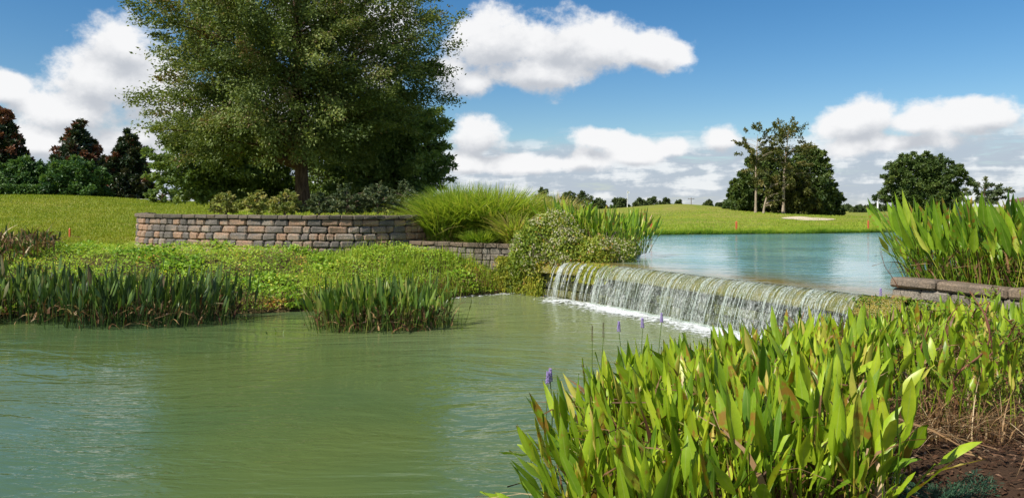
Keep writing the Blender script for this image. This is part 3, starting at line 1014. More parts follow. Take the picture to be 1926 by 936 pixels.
g = Geo()
s_arr = np.linspace(0, 1, len(LIP))
nst = 300
us = []
cols = rng.uniform(0.265, 0.93, 110)
for q in range(nst):
    u = rng.choice(cols) + rng.normal(0, 0.004) if rng.random() < 0.72 else rng.uniform(0.265, 0.93)
    us.append(u)
for c0, wdt, cnt in ((0.118, 0.003, 8), (0.140, 0.007, 44), (0.160, 0.003, 12), (0.176, 0.003, 14), (0.203, 0.006, 38), (0.228, 0.003, 9), (0.247, 0.003, 8)):
    us += list(rng.normal(c0, wdt * 0.6, cnt))
for q, u in enumerate(us):
    u = min(max(u, 0.02), 0.998)
    base = np.array([np.interp(u, s_arr, LIP[:, 0]), np.interp(u, s_arr, LIP[:, 1])])
    ov = np.array([np.interp(u, s_arr, OUT[:, 0]), np.interp(u, s_arr, OUT[:, 1])])
    tg = np.array([-ov[1], ov[0]])
    k0 = rng.random()
    throw = rng.uniform(0.85, 1.2)
    prof = np.array([(0.02, 0.868), (0.10, 0.852), (0.19, 0.815), (0.275, 0.75), (0.34, 0.655), (0.375, 0.57), (0.42, 0.45), (0.465, 0.32), (0.505, 0.17), (0.54, 0.02)])
    i0 = 0 if k0 < 0.45 else rng.integers(1, 5)
    i1 = 10 if rng.random() < 0.75 else rng.integers(6, 10)
    if rng.random() < 0.35:
        i0, i1 = 0, rng.integers(4, 7)
    prof = prof[i0:i1]
    if len(prof) < 3:
        continue
    fo = np.clip(prof[:, 0] - 0.34, 0, 1)
    off = prof[:, 0] + fo * (throw - 1) * 1.5 + 0.008
    sway = rng.normal(0, 0.012) * np.linspace(0, 1, len(prof)) ** 2 + rng.normal(0, 0.003, len(prof))
    pts = np.c_[base + ov * off[:, None] + tg * sway[:, None], prof[:, 1]]
    w = rng.choice([0.003, 0.0045, 0.006, 0.009]) * np.interp(np.linspace(0, 1, len(prof)), [0, 0.15, 0.8, 1], [0.4, 1, 0.9, 0.45])
    Vt, Qt = tube(pts, w, 4)
    g.add(Vt, Qt)
for q in range(1500):                                         # loose drops
    u = rng.choice(cols) + rng.normal(0, 0.008)
    u = min(max(u, 0.03), 0.99)
    base = np.array([np.interp(u, s_arr, LIP[:, 0]), np.interp(u, s_arr, LIP[:, 1])])
    ov = np.array([np.interp(u, s_arr, OUT[:, 0]), np.interp(u, s_arr, OUT[:, 1])])
    z = rng.uniform(0.0, 0.6) ** 1.3
    p = np.r_[base + ov * (0.36 + 0.26 * (0.6 - z) + abs(rng.normal(0, 0.05))), z]
    r_ = rng.uniform(0.004, 0.010)
    o6 = np.array([(1, 0, 0), (-1, 0, 0), (0, 1, 0), (0, -1, 0), (0, 0, 1.6), (0, 0, -1.6)]) * r_
    g.add(p + o6, None, [(0, 2, 4), (2, 1, 4), (1, 3, 4), (3, 0, 4), (2, 0, 5), (1, 2, 5), (3, 1, 5), (0, 3, 5)])
tag(add('falling_water', g.mesh('falling_water', M_STRAND, True)), 'white strands and drops of water falling from the weir crest', kind='stuff')


def foam_strip(path, out, o0, o1, z, n_across, strength):
    ts = np.linspace(0, 1, n_across)
    V, A = [], []
    for i, (p, nn) in enumerate(zip(path, out)):
        for t in ts:
            oo = o0 + (o1 - o0) * t
            q = p + nn * oo
            prof = math.sin(math.pi * min(1, 0.15 + t)) if t < 0.85 else 0.0
            hgt = z + 0.05 * math.exp(-((t - 0.25) / 0.25) ** 2) * (0.6 + 0.5 * math.sin(i * 0.9) * math.sin(i * 0.37 + t * 9)) + 0.004
            V.append((q[0], q[1], hgt))
            A.append(strength[i] * max(0.0, 1 - (t - 0.26) / 0.74) ** 1.3 if t > 0.26 else strength[i])
    m = n_across
    i = np.arange(len(path) - 1)[:, None] * m
    j = np.arange(m - 1)[None, :]
    F = np.stack([i + j, i + m + j, i + m + j + 1, i + j + 1], -1).reshape(-1, 4)
    return np.array(V), F, np.array(A)


st = 0.75 + 0.3 * np.sin(np.linspace(0, 20, len(LIP))) * 0.4
st[:22] *= np.r_[np.zeros(8), np.linspace(0.0, 0.8, 14)]
V, F, A = foam_strip(LIP, OUT, 0.34, 1.30 + 0.5, 0.0, 20, np.clip(st * 1.12, 0, 1.15))
tag(add('foam', mesh_np('foam', V, F, M_FOAM, True, {'rnd': A})), 'white foam churning where the fall meets the pool', kind='stuff')
sh = spline([(-1.9, 17.2), (-1.1, 17.95), (-0.2, 18.5), (0.6, 18.45), (1.1, 17.6)], 50)
_, so = lip_frame(sh)
if so[20][1] > 0:
    so = -so
V, F, A = foam_strip(sh, so, -0.1, 0.30, 0.0, 8, np.linspace(0.42, 0.62, 50))
tag(add('shore_foam', mesh_np('shore_foam', V, F, M_FOAM, True, {'rnd': A})), 'thin line of foam along the weedy back shore', kind='stuff')


# ------------------------------------------------------------------ trees
PROFILES = {
    'round': lambda t: np.sqrt(np.clip(1 - (2 * t - 0.92) ** 2 / 1.18, 0, 1)),
    'oak': lambda t: np.interp(t, [0, 0.12, 0.35, 0.6, 0.82, 1.0], [0.62, 0.90, 1.0, 1.0, 0.84, 0.40]),
    'cone': lambda t: np.interp(t, [0, 0.12, 0.35, 0.65, 0.88, 1.0], [0.78, 1.0, 0.88, 0.56, 0.26, 0.05]),
    'dome': lambda t: np.interp(t, [0, 0.2, 0.5, 0.8, 1.0], [0.95, 1.0, 0.9, 0.62, 0.2]),
    'tuft': lambda t: np.interp(t, [0, 0.3, 0.7, 1.0], [0.3, 0.75, 1.0, 0.4]),
}


def tree(name, label, cat, px, d, top_py, bot_py, hw_px, profile, mat, twigs, per, leaf, seed, group=None, trunk_r=0.2, trunk_mat=None,
         spray=0.5, fill=0.5, lean=0.0, flat=0.45, limbs=True, cpx=None, rust=None, gapn=0.0, base_z=None, depth=1.0, puff=False, core=0.0, zj=0.16, leafw=0.5, out_part='crown'):
    r = np.random.default_rng(seed)
    x0 = (px - CX) / FPX * d
    y0 = d
    zb = float(H(np.array([x0]), np.array([y0]))[0]) if base_z is None else base_z
    ztop = EYE - (top_py - HY) / FPX * d
    zbot = max(zb + 0.02, EYE - (bot_py - HY) / FPX * d)
    R = hw_px / FPX * d
    cxm = (((cpx if cpx is not None else px) - CX) / FPX * d) - x0
    root = thing(name, label, cat, (x0, y0, zb - 0.05), group)
    hh = ztop - zbot
    fprof = PROFILES[profile]
    # twig anchors through the crown, more of them towards the outside
    n = twigs * 3
    t = r.uniform(0, 1, n)
    pr = fprof(t)
    ok = r.random(n) < pr ** 1.3 + 0.12
    t, pr = t[ok], pr[ok]
    ang = r.uniform(0, 2 * np.pi, len(t))
    lump = 1 + 0.17 * np.sin(3 * ang + 5 * t + seed) + 0.14 * np.sin(7 * ang - 13 * t + 2 * seed) + r.normal(0, 0.05, len(t))
    lump = np.clip(lump, 0.66, 1.2)
    rad = pr * lump * R * (1 - fill * r.random(len(t)) ** 1.6)
    c = np.stack([cxm + rad * np.cos(ang), rad * np.sin(ang) * depth, zbot - zb + 0.05 + t * hh], -1)
    if gapn > 0:
        gv = wob(c[:, 0] * 1.0 + seed, c[:, 2] * 1.3 + 0.4 * c[:, 1], 1.6 / max(R, 1) * 2.2)
        c_ok = gv > -gapn
        c, t, ang, rad = c[c_ok], t[c_ok], ang[c_ok], rad[c_ok]
    c, t, ang, rad = c[:twigs], t[:twigs], ang[:twigs], rad[:twigs]
    k = len(c)
    axis_c = np.array((cxm, 0, 0))
    outv = c - (axis_c + np.c_[np.zeros((k, 2)), (zbot - zb) + 0.35 * hh * np.ones(k)])
    outv = unit(outv)
    outv[:, 2] = outv[:, 2] * 0.55 + r.normal(0.02, zj, k)
    outv = unit(outv)
    L = spray * R * r.uniform(0.18, 0.42, k) * (0.7 + 0.5 * r.random(k))
    # leaves strewn about each twig
    tt = r.beta(1.3, 1.2, (k, per))
    cen = c[:, None, :] + outv[:, None, :] * ((tt - 0.5) * L[:, None] * 2)[..., None]
    sg = (L[:, None] * 0.34 * (1.15 - 0.75 * tt))
    jit = r.normal(0, 1, (k, per, 3)) * sg[..., None] * np.array((1, 1, flat))
    if puff:
        cen = c[:, None, :]
        jit = unit(r.normal(0, 1, (k, per, 3))) * (r.random((k, per, 1)) ** 0.45) * (L * 0.62)[:, None, None] * np.array((1, 1, flat))
    Pt = (cen + jit).reshape(-1, 3)
    po = np.repeat(outv, per, 0)
    tone0 = np.repeat(r.normal(0.45, 0.24, k), per)
    if core > 0:                                         # leaves inside the crown
        mc = int(core * len(Pt))
        tc = r.uniform(0.02, 0.9, mc)
        an = r.uniform(0, 2 * np.pi, mc)
        rc = fprof(tc) * R * 0.82 * np.sqrt(r.random(mc))
        Pc = np.stack([cxm + rc * np.cos(an), rc * np.sin(an) * depth, zbot - zb + 0.05 + tc * hh], -1)
        Pt = np.concatenate([Pt, Pc])
        po = np.concatenate([po, unit(r.normal(0, 1, (mc, 3)))])
        tone0 = np.concatenate([tone0, np.full(mc, 0.4)])
    m = len(Pt)
    A = po * 0.7 + r.normal(0, 0.6, (m, 3)) + np.array((0, 0, -0.15))
    Nn = r.normal(0, 0.6, (m, 3)) + np.array((0, 0, 0.42)) + po * 0.75
    ls = leaf * r.uniform(0.65, 1.3, m)
    V, F = leaf_cards(Pt, A, unit(Nn), ls, ls * leafw)
    tone = np.clip(tone0 + r.normal(0, 0.17, m), 0, 1)
    if rust is not None:
        hgt = np.clip((Pt[:, 2] - (zbot - zb)) / hh, 0, 1)
        rr = np.r_[np.repeat(r.random(k), per), np.ones(m - k * per)] < rust * (0.25 + 0.9 * hgt)
        tone = np.where(rr, np.clip(0.82 + r.normal(0, 0.1, m), 0, 1), np.clip(tone * 0.95, 0, 0.62))
    low_ok = V.reshape(-1, 4, 3)[:, :, 2].min(1) > 0.03
    Vk = V.reshape(-1, 4, 3)[low_ok].reshape(-1, 3)
    Fk = np.arange(len(Vk)).reshape(-1, 4)
    add(out_part, mesh_np(out_part, Vk, Fk, mat, False, {'rnd': np.repeat(tone[low_ok], 4)}), root)
    # trunk with limbs reaching into the crown
    g = Geo()
    toph = (zbot - zb) + hh * 0.86
    zz = np.linspace(0, 1, 9)
    tp = np.c_[cxm * zz ** 1.4 + lean * zz + 0.03 * R * np.sin(zz * 5 + seed) * zz, 0.02 * R * np.sin(zz * 4 + seed * 2), zz * toph]
    rr = trunk_r * (np.interp(zz, [0, 0.06, 0.35, 1], [1.35, 1.05, 0.85, 0.12]))
    g.add(*tube(tp, rr, 9))
    if limbs:
        nl = min(k, 60 if twigs > 150 else 26)
        for q in r.choice(k, nl, replace=False):
            e = c[q] + outv[q] * L[q] * 0.5
            f = np.clip((e[2] - 0.34 * np.hypot(e[0] - cxm, e[1])) / toph, 0.28 * (zbot - zb) / toph + 0.12, 0.92)
            s0 = np.array([np.interp(f, zz, tp[:, i]) for i in range(3)])
            mid = (s0 + e) / 2 + np.array((0, 0, 0.08 * np.linalg.norm(e - s0)))
            pts = spline([s0, mid, e], 7)
            r0 = np.interp(f, zz, rr) * 0.5
            g.add(*tube(pts, np.linspace(r0, 0.008 + trunk_r * 0.03, 7), 5))
    add('trunk', g.mesh('trunk', trunk_mat or M_BARK, True), root)
    return root


tree('oak_tree', 'huge spreading oak rising from the planter behind the stone wall', 'tree', 570, 26.0, -125, 292, 246, 'oak', M_OAK, 760, 300, 0.108, 11, core=0.05,
     trunk_r=0.23, spray=0.58, fill=0.72, cpx=548, depth=0.72, gapn=0.62, flat=0.72, zj=0.34)
# trees standing behind the oak
GB = 'rounded trees behind the oak'
tree('broadleaf_tree', 'small leaning-trunked tree left of the oak, behind the wall', 'tree', 402, 30.0, 222, 372, 92, 'round', M_BACK, 162, 202, 0.15, 21, GB, 0.10, spray=0.6, fill=0.7, lean=-0.2, cpx=388, core=0.25, flat=0.7)
tree('broadleaf_tree', 'broad low tree behind the oak, right of its trunk and reaching past it', 'tree', 742, 31.0, 178, 392, 108, 'round', M_BACK, 225, 216, 0.16, 22, GB, 0.15, spray=0.6, fill=0.8, core=0.25, flat=0.7)
tree('broadleaf_tree', 'dark tree filling the gap just right of the oak trunk', 'tree', 645, 34.0, 225, 392, 88, 'round', M_BACK, 150, 202, 0.17, 23, GB, 0.14, spray=0.6, fill=0.8, core=0.25, flat=0.7)
tree('broadleaf_tree', 'dark tree filling the gap just left of the oak trunk', 'tree', 480, 35.0, 255, 380, 76, 'round', M_BACK, 137, 202, 0.17, 24, GB, 0.12, spray=0.6, fill=0.8, core=0.25, flat=0.7)

GM = 'dark magnolias beyond the left lawn'
tree('magnolia_tree', 'dark rust-leaved magnolia at the far left edge, cut by the frame', 'tree', 5, 57.0, 204, 372, 60, 'cone', M_MAG, 190, 120, 0.30, 31, GM, 0.25, spray=0.55, fill=0.55, core=0.3, puff=True, rust=0.55, flat=0.8)
tree('magnolia_tree', 'middle conical magnolia with rust-coloured top above bright shrubs', 'tree', 148, 58.0, 230, 372, 64, 'cone', M_MAG, 190, 120, 0.30, 32, GM, 0.25, spray=0.55, fill=0.55, core=0.3, puff=True, rust=0.5, flat=0.8)
tree('magnolia_tree', 'darkest conical magnolia, nearest the leaning small tree', 'tree', 243, 56.0, 246, 376, 54, 'cone', M_MAG, 190, 120, 0.28, 33, GM, 0.25, spray=0.55, fill=0.55, core=0.3, puff=True, rust=0.28, flat=0.8)
GS = 'shrubs on the left lawn'
tree('green_shrub', 'bright green broad shrub below the left-edge magnolia', 'shrub', 40, 52.0, 300, 372, 60, 'dome', M_SHRUB, 110, 130, 0.22, 41, GS, 0.08, spray=0.6, fill=0.5, puff=True, flat=0.9, core=0.3)
tree('green_shrub', 'bright green broad shrub in front of the middle magnolia', 'shrub', 132, 52.0, 296, 372, 62, 'dome', M_SHRUB, 110, 130, 0.22, 42, GS, 0.08, spray=0.6, fill=0.5, puff=True, flat=0.9, core=0.3)
tree('green_shrub', 'small low shrub between the darkest magnolia and the leaning tree', 'shrub', 305, 46.0, 345, 378, 26, 'dome', M_BACK, 30, 90, 0.18, 43, GS, 0.05, spray=0.6)
GP = 'shrubs on top of the planter wall'
for (px, d, tp, hw, mt, lb, sd) in [
        (425, 20.75, 364, 25, M_OLIVE, 'olive shrub beside the thin leaning trunk on the planter', 51),
        (484, 20.7, 362, 29, M_OLIVE, 'olive shrub second along the planter top, left of the oak trunk', 52),
        (536, 20.6, 361, 30, M_OLIVE, 'thin olive shrub directly left of the oak trunk', 53),
        (600, 20.8, 364, 28, M_DIMSHRUB, 'dim shrub directly right of the oak trunk', 54),
        (652, 21.0, 352, 38, M_DIMSHRUB, 'larger shaded shrub second right of the oak trunk', 55),
        (710, 21.2, 350, 40, M_DIMSHRUB, 'grey-green shrub third right of the oak trunk', 56),
        (764, 21.9, 346, 36, M_DIMSHRUB, 'grey-green shrub at the right end of the planter, next to the tall grasses', 57)]:
    tree('planter_shrub', lb, 'shrub', px, d, tp, 398, hw, 'dome', mt, 60, 40, 0.085, sd, GP, 0.03, spray=0.6, fill=0.8, trunk_mat=M_TWIG)


def hedge():
    root = thing('clipped_hedge', 'low clipped hedge on the lawn crest at the left edge', 'hedge')
    p0, p1 = P(-70, 358, 49), P(90, 358, 50)
    n = 9000
    u = rng.random(n)
    x = p0[0] + (p1[0] - p0[0]) * u
    y = p0[1] + (p1[1] - p0[1]) * u + rng.uniform(-0.6, 0.6, n)
    zg = H(x, y)
    top = 0.74 + 0.06 * wob(x, y, 2.0) - 0.35 * sm(u, 0.93, 1.0)
    z = zg + top * rng.random(n) ** 0.6
    A = rng.normal(0, 1, (n, 3))
    N = rng.normal(0, 0.5, (n, 3)) + np.array((0, -0.3, 0.8))
    L = rng.uniform(0.1, 0.2, n)
    V, F = leaf_cards(np.c_[x, y, z], A, N, L, L * 0.55)
    add('foliage', mesh_np('foliage', V, F, M_SHRUB, False, {'rnd': np.repeat(np.clip(rng.normal(0.5, 0.25, n), 0, 1), 4)}), root)
    g = Geo()
    for i in range(16):
        t = (i + 0.5) / 16
        xx, yy = p0[0] + (p1[0] - p0[0]) * t, p0[1] + (p1[1] - p0[1]) * t
        zz = float(H(np.array([xx]), np.array([yy]))[0])
        g.add(*tube([(xx, yy, zz - 0.05), (xx + 0.05, yy, zz + 0.5)], [0.03, 0.015], 5))
    o = add('stems', g.mesh('stems', M_BARK), root)
    o['kind'] = 'stuff'


hedge()

# the far side of the lake
GG = 'grove trees on the far lawn'
for (px, d, tp, bt, hw, lb, sd) in [
        (1445, 68, 282, 402, 62, 'rounded dark tree in the middle of the grove, behind the pale trunks', 61),
        (1522, 70, 276, 402, 54, 'dark tree right of centre in the grove, tallest of its dense crowns', 62),
        (1398, 66, 330, 398, 32, 'low dark tree at the left side of the grove', 63),
        (1556, 71, 344, 404, 26, 'small dark tree at the right edge of the grove', 64),
        (1490, 64, 318, 402, 44, 'bushy olive-tinged tree at the front of the grove', 65)]:
    tree('grove_tree', lb, 'tree', px, d, tp, bt, hw, 'dome', M_GROVE if sd != 65 else M_SPARSE, 170 if hw > 40 else 90, 130, 0.26, sd, GG, 0.14, spray=0.55, fill=0.5, flat=0.9, puff=True, core=0.35)
GT = 'tall thin trees of the grove'
tree('tall_thin_tree', 'tall thin tree with pale bare trunk at the left of the grove', 'tree', 1421, 62, 236, 345, 40, 'tuft', M_SPARSE, 56, 60, 0.21, 71, GT, 0.10, M_PALEBARK, spray=0.6, fill=0.9, cpx=1425, gapn=0.3)
tree('tall_thin_tree', 'tallest thin tree with pale forked trunk over the grove', 'tree', 1473, 62, 224, 345, 50, 'tuft', M_SPARSE, 80, 60, 0.21, 72, GT, 0.12, M_PALEBARK, spray=0.6, fill=0.9, cpx=1482, gapn=0.3)
tree('tall_thin_tree', 'short leaning pale-trunked tree between the two tall thin ones', 'tree', 1436, 61.5, 330, 385, 26, 'tuft', M_SPARSE, 26, 60, 0.21, 73, GT, 0.09, M_PALEBARK, spray=0.6, fill=0.9, cpx=1452)
tree('lone_round_tree', 'lone round dark green tree on the far right lawn', 'tree', 1732, 50, 288, 408, 68, 'round', M_GROVE, 420, 110, 0.16, 81, None, 0.22, spray=0.44, fill=0.35, flat=0.7, puff=True, core=0.35)
tree('small_tree', 'small grey-green tree behind the right reeds, beside the roof', 'tree', 1852, 78, 338, 385, 34, 'round', M_DIMSHRUB, 40, 80, 0.28, 82, None, 0.14, spray=0.6, fill=0.7, gapn=0.4)
for i, px in enumerate((1708, 1718)):
    p = P(px, 405, 49.5)
    z = float(H(p[0:1], p[1:2])[0])
    root = thing('tree_support_post', ('outer' if i == 0 else 'inner') + ' of two thin dark posts left of the round tree trunk', 'post', (p[0], p[1], z - 0.1), 'posts beside the round tree')
    g = Geo()
    g.add(*tube([(0, 0, 0), (0.01, 0, 0.45), (0.0, 0, 0.95 - 0.1 * i)], [0.075, 0.07, 0.062], 8))
    add('shaft', g.mesh('shaft', M_BARK, True), root)
    g = Geo()
    g.add(*tube([(0, 0, 0.93 - 0.1 * i), (0, 0, 0.97 - 0.1 * i), (0, 0, 0.985 - 0.1 * i)], [0.07, 0.07, 0.02], 8))
    add('cap', g.mesh('cap', M_BARK, True), root)

GF = 'trees of the distant tree line'
far_list = [(1022, 354, 17), (1070, 362, 20), (1098, 362, 22), (1128, 372, 14), (1166, 371, 17), (1204, 372, 13), (1226, 370, 17), (1252, 374, 12), (1276, 378, 9),
            (1332, 378, 9), (1353, 382, 7), (1592, 386, 16), (1616, 389, 13), (1634, 388, 12), (1648, 384, 11), (1668, 392, 12), (1785, 380, 16), (1690, 394, 12)]
far_say = ['behind the tall grasses', 'brownish round one behind the flowering vine', 'dark one behind the flowering vine, right of the brownish one', 'small one just right of the flowering vine',
           'crowned one just left of the white flagstick', 'low one just right of the white flagstick', 'second right of the white flagstick', 'third right of the white flagstick', 'tiny one left of the utility pole',
           'tiny one on the mound, right of the utility pole', 'tiniest one between utility pole and grove', 'touching the right side of the grove', 'low one right of the grove', 'low one left of the white mast',
           'pointed one just left of the white mast', 'low one behind the round tree, its left side', 'peeping out right of the round tree', 'low one behind the trunk of the round tree']
for i, ((px, tp, hw), say) in enumerate(zip(far_list, far_say)):
    tree('distant_tree', 'distant tree, ' + say, 'tree', px, 118 + 9 * (i % 4), tp, 402, hw, 'dome', M_FAR, 34, 70, 0.40, 100 + i, GF, 0.2, spray=0.7, limbs=False, flat=0.9, puff=True, core=0.4)


# ------------------------------------------------------------------ bunkers, stakes, poles, house
def bunker(px0, px1, py0, py1, label, slant=0.0):
    """a patch of raked sand lying in the turf"""
    n = 26
    a = np.linspace(0, 2 * np.pi, n, endpoint=False)
    cxp, cyp = (px0 + px1) / 2, (py0 + py1) / 2
    best = min(np.linspace(38, 90, 300), key=lambda d: abs(float(H(np.array([(cxp - CX) / FPX * d]), np.array([d]))[0]) - (EYE - (cyp - HY) / FPX * d)))
    x0 = (cxp - CX) / FPX * best
    rx = (px1 - px0) / 2 / FPX * best
    ry = 1.7
    V, A = [], []
    for k, f in enumerate((0.0, 0.4, 0.75, 1.0)):
        rr = f * (1 + 0.18 * np.sin(3 * a + 1) + 0.1 * np.sin(5 * a))
        x, y = x0 + rx * rr * np.cos(a) + slant * rr * np.sin(a), best + ry * rr * np.sin(a)
        z = H(x, y) + 0.02 + 0.10 * sm(rr * np.sin(a), 0.0, 1.0) * (1 if f < 1 else 0.3)
        V.append(np.c_[x, y, z])
    V = np.concatenate(V)
    F = []
    for k in range(3):
        for i in range(n):
            F.append([k * n + i, k * n + (i + 1) % n, (k + 1) * n + (i + 1) % n, (k + 1) * n + i])
    o = add('sand_bunker', mesh_np('sand_bunker', V, F, M_SAND, True))
    tag(o, label, kind='structure')


bunker(1478, 1566, 407, 417, 'pale sand bunker below the grove')
bunker(1668, 1722, 411, 419, 'pale sand bunker left of the round tree', 1.0)


def stake(px, base_py, top_py, d, label, wide=0.055, grp='orange marker stakes round the lake'):
    p = P(px, base_py, d)
    z = float(H(p[0:1], p[1:2])[0])
    hgt = (base_py - top_py) / FPX * d
    root = thing('marker_stake', label, 'stake', (p[0], p[1], z - 0.05), grp)
    w = wide / 2
    g = Geo()
    V = [(-w, -w, 0), (w, -w, 0), (w, w, 0), (-w, w, 0), (-w, -w, hgt), (w, -w, hgt), (w, w, hgt), (-w, w, hgt), (0, 0, hgt + w * 1.6)]
    g.add(np.array(V), [(0, 1, 5, 4), (1, 2, 6, 5), (2, 3, 7, 6), (3, 0, 4, 7)], [(4, 5, 8), (5, 6, 8), (6, 7, 8), (7, 4, 8)])
    add('post', g.mesh('post', M_ORANGE), root)
    return root


def shore_d(px):
    """distance of the far shore along that column"""
    ds = np.linspace(30, 44, 400)
    x = (px - CX) / FPX * ds
    il = inside(LAKE, x, ds)
    return float(ds[np.where(il)[0][-1]]) if il.any() else 37.0


for px, top, lab, w in [(1225, 414, 'orange stake on the far shore, nearest the flowering vine', 0.08), (1385, 418, 'orange stake on the far shore, below the grove', 0.08),
                        (1633, 418, 'orange stake on the far shore, left of the round tree', 0.065), (1214, 411, 'thinnest orange stake, just left of another by the vine', 0.03)]:
    d = shore_d(px) + 0.5
    stake(px, 441, top + 3, d, lab, w)
stake(1688, 424, 412, 48, 'orange stake in front of the small sand bunker', 0.07)
stake(131, 447, 428, 23.5, 'orange stake standing alone on the left lawn', 0.045)


def pole(name, label, cat, px, top_py, d, r0, mat, extra=None, group=None):
    x = (px - CX) / FPX * d
    z = float(H(np.array([x]), np.array([d]))[0])
    hgt = EYE - (top_py - HY) / FPX * d - z
    root = thing(name, label, cat, (x, d, z - 0.1), group)
    g = Geo()
    g.add(*tube([(0, 0, 0), (0, 0, hgt * 0.5), (0, 0, hgt)], [r0, r0 * 0.9, r0 * 0.75], 8))
    add('shaft', g.mesh('shaft', mat, True), root)
    return root, hgt


rt, hg = pole('flagstick', 'thin white flagstick on the far green behind the reeds', 'flagstick', 1180, 357, 88, 0.045, M_WHITE)
me = bpy.data.meshes.new('flag')
fv = [(0.04 + 0.1 * i, 0.05 * math.sin(i * 1.1), hg - 0.02 - 0.30 * j - 0.05 * i * (1 - j)) for i in range(3) for j in (0, 1)]
me.from_pydata(fv, [], [(0, 1, 3, 2), (2, 3, 5, 4)])
me.materials.append(M_WHITE)
add('flag', me, rt)
rt, hg = pole('white_mast', 'plain white mast left of the round tree', 'mast', 1651, 361, 130, 0.16, M_WHITE)
g = Geo()
g.add(*tube([(0, 0, hg), (0, 0, hg + 0.12), (0, 0, hg + 0.2)], [0.2, 0.2, 0.04], 8))
add('finial', g.mesh('finial', M_WHITE, True), rt)
rt, hg = pole('utility_pole', 'tiny wooden utility pole on the horizon above the mound', 'utility pole', 1300, 371, 210, 0.14, M_POLE)
g = Geo()
g.add(*tube([(-0.9, 0, hg - 0.35), (0.9, 0, hg - 0.35)], [0.07, 0.07], 6))
add('crossarm', g.mesh('crossarm', M_POLE), rt)
for sx in (-0.75, 0.75):
    g = Geo()
    g.add(*tube([(sx, 0, hg - 0.30), (sx, 0, hg - 0.12)], [0.06, 0.04], 6))
    add('insulator', g.mesh('insulator', M_GLASSDARK), rt)


def house():
    d = 135.0
    x0 = (1899 - CX) / FPX * (d + 9.5)
    z = float(H(np.array([x0 + 4]), np.array([d]))[0])
    ze = EYE - (376 - HY) / FPX * d
    zr = EYE - (362 - HY) / FPX * d
    root = thing('house', 'distant house with brown hipped roof at the right edge', 'house', (x0, d, z))
    he, hr, w, dp = ze - z, zr - z, 16.0, 9.0
    me = bpy.data.meshes.new('wall')
    V = [(0, 0, 0), (w, 0, 0), (w, dp, 0), (0, dp, 0), (0, 0, he), (w, 0, he), (w, dp, he), (0, dp, he)]
    me.from_pydata(V, [], [(0, 1, 5, 4), (1, 2, 6, 5), (2, 3, 7, 6), (3, 0, 4, 7)])
    me.materials.append(M_CREAM)
    add('wall', me, root)
    me = bpy.data.meshes.new('roof')
    e = 0.6
    V = [(-e, -e, he - 0.05), (w + e, -e, he - 0.05), (w + e, dp + e, he - 0.05), (-e, dp + e, he - 0.05), (3.2, dp / 2, hr), (w - 3.2, dp / 2, hr),
         (-e, -e, he - 0.3), (w + e, -e, he - 0.3), (w + e, dp + e, he - 0.3), (-e, dp + e, he - 0.3)]
    me.from_pydata(V, [], [(0, 1, 5, 4), (1, 2, 5), (2, 3, 4, 5), (3, 0, 4), (6, 7, 1, 0), (7, 8, 2, 1), (8, 9, 3, 2), (9, 6, 0, 3), (9, 8, 7, 6)])
    me.materials.append(M_ROOF)
    add('roof', me, root)
    for i in range(3):
        me = bpy.data.meshes.new('window')
        xa, za = 1.5 + 4.5 * i, 0.35 * he
        me.from_pydata([(xa, -0.05, za), (xa + 1.6, -0.05, za), (xa + 1.6, -0.05, 0.8 * he), (xa, -0.05, 0.8 * he), (xa - 0.1, 0.01, za - 0.1), (xa + 1.7, 0.01, za - 0.1), (xa + 1.7, 0.01, 0.8 * he + 0.1), (xa - 0.1, 0.01, 0.8 * he + 0.1)],
                       [], [(0, 1, 2, 3), (4, 5, 1, 0), (5, 6, 2, 1), (6, 7, 3, 2), (7, 4, 0, 3)])
        me.materials.append(M_GLASSDARK)
        add('window', me, root)


house()


# ------------------------------------------------------------------ grass and ground cover (stuff nobody could count)
def stuff(name, V, F, mat, rnd, label, smooth=False):
    return tag(add(name, mesh_np(name, V, F, mat, smooth, {'rnd': rnd})), label, kind='stuff')


